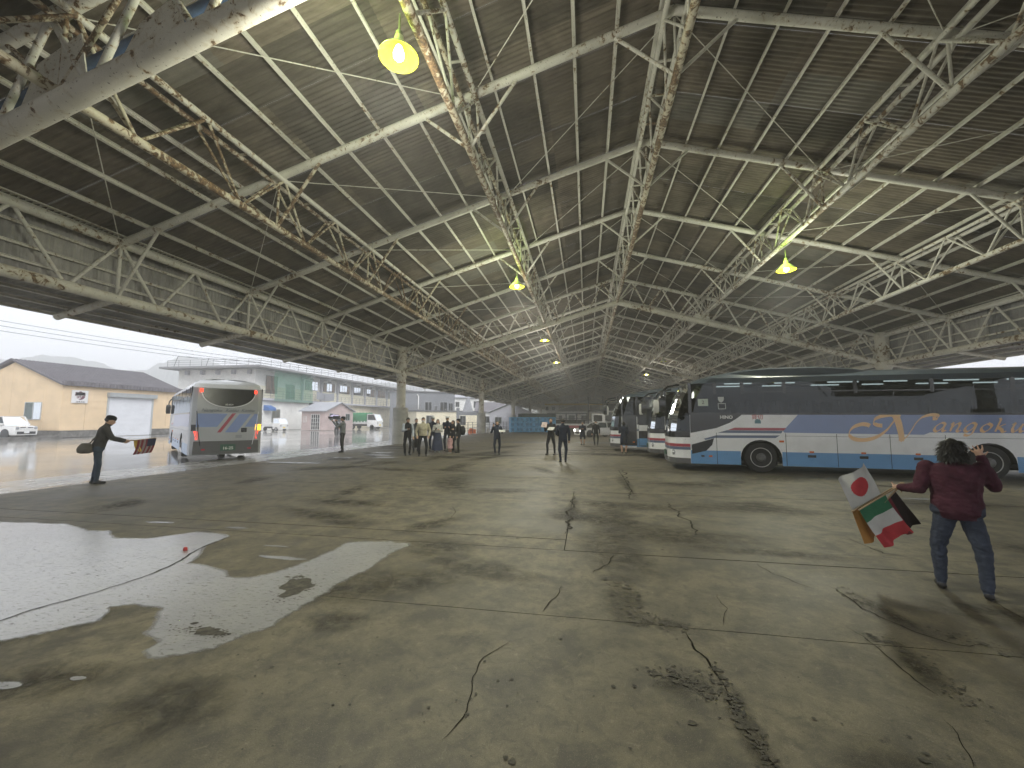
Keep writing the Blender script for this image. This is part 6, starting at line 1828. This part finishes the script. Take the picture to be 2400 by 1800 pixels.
kei('small white flatbed truck parked before the pink house', (-41.3, 50.6, 0), 172)
kei('white truck with green tarpaulin cover parked beyond the pink house', (-34.2, 64.2, 0), 178, 1.42, True, 3.9)
T = thing('white_car', 'white sedan with headlights on, standing deep inside the hall', 'car', (-.9, 41.4, 0), rad(28))
boxcar(T, 4.5, 1.76, .2, .92, 1.46, 1.2, 2.0, 3.5, 4.3, PWC, .33, (.9, 3.6))
HL = emit('lit_headlight', (1, 1, .92), 14)
for s in (-1, 1):
    b = MB(); b.lathe([(.02, -.03), (.10, -.02), (.11, .06)], 14, (.0, s * .62, .66), axis='x'); b.obj('headlight', HL, T, 40)
b = MB(); b.box((-.02, -.4, .35), (.05, .4, .5)); b.obj('grille', PBLK, T)
# red and white recovery truck far inside
T = thing('crane_truck', 'white truck with red stripe and dark load frame right of the crates', 'truck', (.6, 60, 0), rad(184))
b = MB(); b.box((0, -1.1, .9), (6.4, 1.1, 1.15)); b.obj('bed', PWC, T)
b = MB(); b.box((0, -1.13, .55), (6.4, 1.13, .9)); b.obj('red_side', PRED, T)
b = body_loft([(-1.9, [(.9, .5), (1.0, 1.1), (.95, 1.5), (.85, 2.4)]), (-1.6, [(1.1, .5), (1.1, 1.2), (1.05, 1.6), (.95, 2.55)]), (-.1, [(1.1, .5), (1.1, 1.2), (1.1, 1.6), (1.0, 2.6)])]); b.obj('cab', PWC, T, 35)
b = MB(); b.add([(-1.93, -.85, 1.5), (-1.93, .85, 1.5), (-1.80, .8, 2.35), (-1.80, -.8, 2.35)], [(0, 1, 2, 3)]); b.obj('windscreen', PBLK, T)
b = MB(); b.add([(-1.5, -1.11, 1.5), (-.3, -1.115, 1.5), (-.3, -1.03, 2.4), (-1.5, -1.0, 2.35)], [(0, 1, 2, 3)]); b.add([(-1.5, 1.11, 1.5), (-.3, 1.115, 1.5), (-.3, 1.03, 2.4), (-1.5, 1.0, 2.35)], [(0, 1, 2, 3)]); b.obj('side_windows', PBLK, T)
b = MB()
for x in (.5, 2, 3.5, 5, 6.2):
    for y in (-1, 1): b.bar((x, y, 1.15), (x, y, 2.6), .1, .1)
for y in (-1, 1): b.bar((.5, y, 2.6), (6.2, y, 2.6), .1, .1); b.bar((.5, y, 1.9), (6.2, y, 1.9), .08, .08)
b.obj('load_frame', STEELD, T)
b = MB(); b.box((.8, -.8, 1.16), (5.8, .8, 1.7)); b.obj('load', DARKIN, T)
wheelset(T, (-1.0, 1.2, 4.6), 1.1, .46, .28)
# storage racks at the far end of the hall
T = thing('storage_rack', 'dark steel storage rack with shelves at the far end of the hall', 'rack', (.2, 66, 0), rad(-4))
for x in (0, 2.3, 4.6, 6.9):
    for y in (0, 1.4):
        b = MB(); b.box((x, y, 0), (x + .12, y + .12, 5.4)); b.obj('upright', STEELD, T)
for z in (1.6, 3.2, 4.3):
    b = MB(); b.box((0, 0, z), (7.0, 1.5, z + .12)); b.obj('shelf', STEELD, T)
for x, z, w, h_, m in ((.2, 1.72, 1.9, 1.1, CURT2), (2.6, 1.72, 1.7, 1.2, W_GREY), (4.9, 1.72, 1.6, 1.0, DARKIN), (2.5, 3.32, 4.2, .9, DARKIN), (.3, 3.32, 1.6, .7, PLINTH), (.3, 0, 1.8, 1.2, W_CREAM), (4.8, 0, 1.9, 1.3, W_GREY)):
    b = MB(); b.box((x, .1, z), (x + w, 1.3, z + h_)); o = b.obj('stored_box', m, T)
for x in (-5.0, XR, 8.0):
    b = MB(); b.box((x - .08, 93.9, 5.2), (x + .08, 94.06, zraf(x) - 1.6)); b.obj('hanging_post', plain('white_post', (.6, .6, .57), .6), HALL)
T = thing('yellow_crane_beam', 'yellow overhead crane beam across the far end of the hall', 'crane', (-10, 100, 0))
b = MB(); b.box((0, -.2, 5.2), (24, .2, 5.6)); b.obj('beam', plain('crane_yellow', (.55, .40, .06), .5), T)
b = MB(); b.box((12, -.5, 4.7), (13.2, .5, 5.2)); b.obj('hoist', STEELD, T)
# small red scrap on the wet slab
b = MB(); b.loft([[(r * math.cos(a), r * .7 * math.sin(a), z) for a in [math.tau * q / 8 for q in range(8)]] for r, z in ((.03, .004), (.028, .03), (.018, .045))])
o = b.obj('red_can', plain('red_can', (.6, .05, .04), .4), None, 50); o.location = (-5.12, 4.62, 0); tag(o, 'small crushed red can on the wet slab', 'can')
# bare-leaved tree by the houses
T = thing('street_tree', 'small yellowish tree beside the dark grey building', 'tree', (-31.5, 88, 0))
b = MB(); b.tube((0, 0, 0), (.1, 0, 2.6), .16, .09, 8)
for a in range(6): b.tube((.1, 0, 2.4), (.1 + 1.1 * math.cos(a), 1.1 * math.sin(a), 4.2), .06, .02, 5)
b.obj('trunk', plain('bark', (.12, .09, .07), .9), T)
b = MB()
for k in range(900):
    a, e, r = random.uniform(0, math.tau), random.uniform(-.6, 1.3), random.uniform(.5, 1.7)
    c = V((.1 + r * math.cos(a) * math.cos(e), r * math.sin(a) * math.cos(e), 4.2 + r * .8 * math.sin(e)))
    u_ = V((random.gauss(0, 1), random.gauss(0, 1), random.gauss(0, 1))).normalized() * .16; w_ = u_.cross(V((.3, .5, .8))).normalized() * .1
    b.add([c - u_, c + w_, c + u_, c - w_], [(0, 1, 2, 3)])
b.obj('crown', plain('yellow_leaves', (.24, .25, .09), .8, var=.3), T)

# --- hills with woods
TAB = [(-100, .07), (-80, .075), (-66, .082), (-61.8, .086), (-59, .096), (-56.5, .094), (-54.2, .082), (-52.5, .083), (-51, .098), (-49.3, .116), (-47, .108), (-44, .092), (-38, .085), (-30, .082), (-25, .078), (-17.4, .062), (-8, .046), (5, .04), (25, .055), (45, .075), (70, .085), (100, .08)]
def elev(a):
    for (a0, e0), (a1, e1) in zip(TAB, TAB[1:]):
        if a0 <= a <= a1:
            t = (a - a0) / (a1 - a0); t = t * t * (3 - 2 * t); return e0 + (e1 - e0) * t
    return .06
b = MB(); na, nr = 1300, 12; vs = []
for i in range(na + 1):
    a = -100 + 200 * i / na; ar = rad(a)
    for j in range(nr + 1):
        t = j / nr
        d = 360 + 210 * t
        top = elev(a) * 560 + 1.7
        z = (top + 0) * math.sin(min(1, t * 1.08) * math.pi / 2) ** 1.3
        x, y = d * math.sin(ar), d * math.cos(ar)
        z += (2.6 * noise.noise((x * .09, y * .09, 0)) + 2.2 * abs(noise.noise((x * .22, y * .22, 5))) + 1.2 * noise.noise((x * .5, y * .5, 2))) * min(1, t * 3)
        vs.append((x, y, z - 2 if j == 0 else z))
b.add(vs, [(i * (nr + 1) + j, (i + 1) * (nr + 1) + j, (i + 1) * (nr + 1) + j + 1, i * (nr + 1) + j + 1) for i in range(na) for j in range(nr)])
o = b.obj('wooded_hills', plain('hill_woods', (.045, .06, .04), .95, var=.5, scale=.12)); o['kind'] = 'structure'

# ================================================================== rain haze
hz = MB(); hz.box((-640, -420, -1.5), (640, 640, 76))
m = bpy.data.materials.new('rain_haze'); m.use_nodes = True; m.node_tree.nodes.clear()
vo = m.node_tree.nodes.new('ShaderNodeVolumePrincipled'); ou = m.node_tree.nodes.new('ShaderNodeOutputMaterial')
vo.inputs['Color'].default_value = (.985, .99, 1.0, 1); vo.inputs['Density'].default_value = .0031; vo.inputs['Anisotropy'].default_value = 0.2
m.node_tree.links.new(vo.outputs[0], ou.inputs['Volume'])
o = hz.obj('haze', m); o['kind'] = 'stuff'
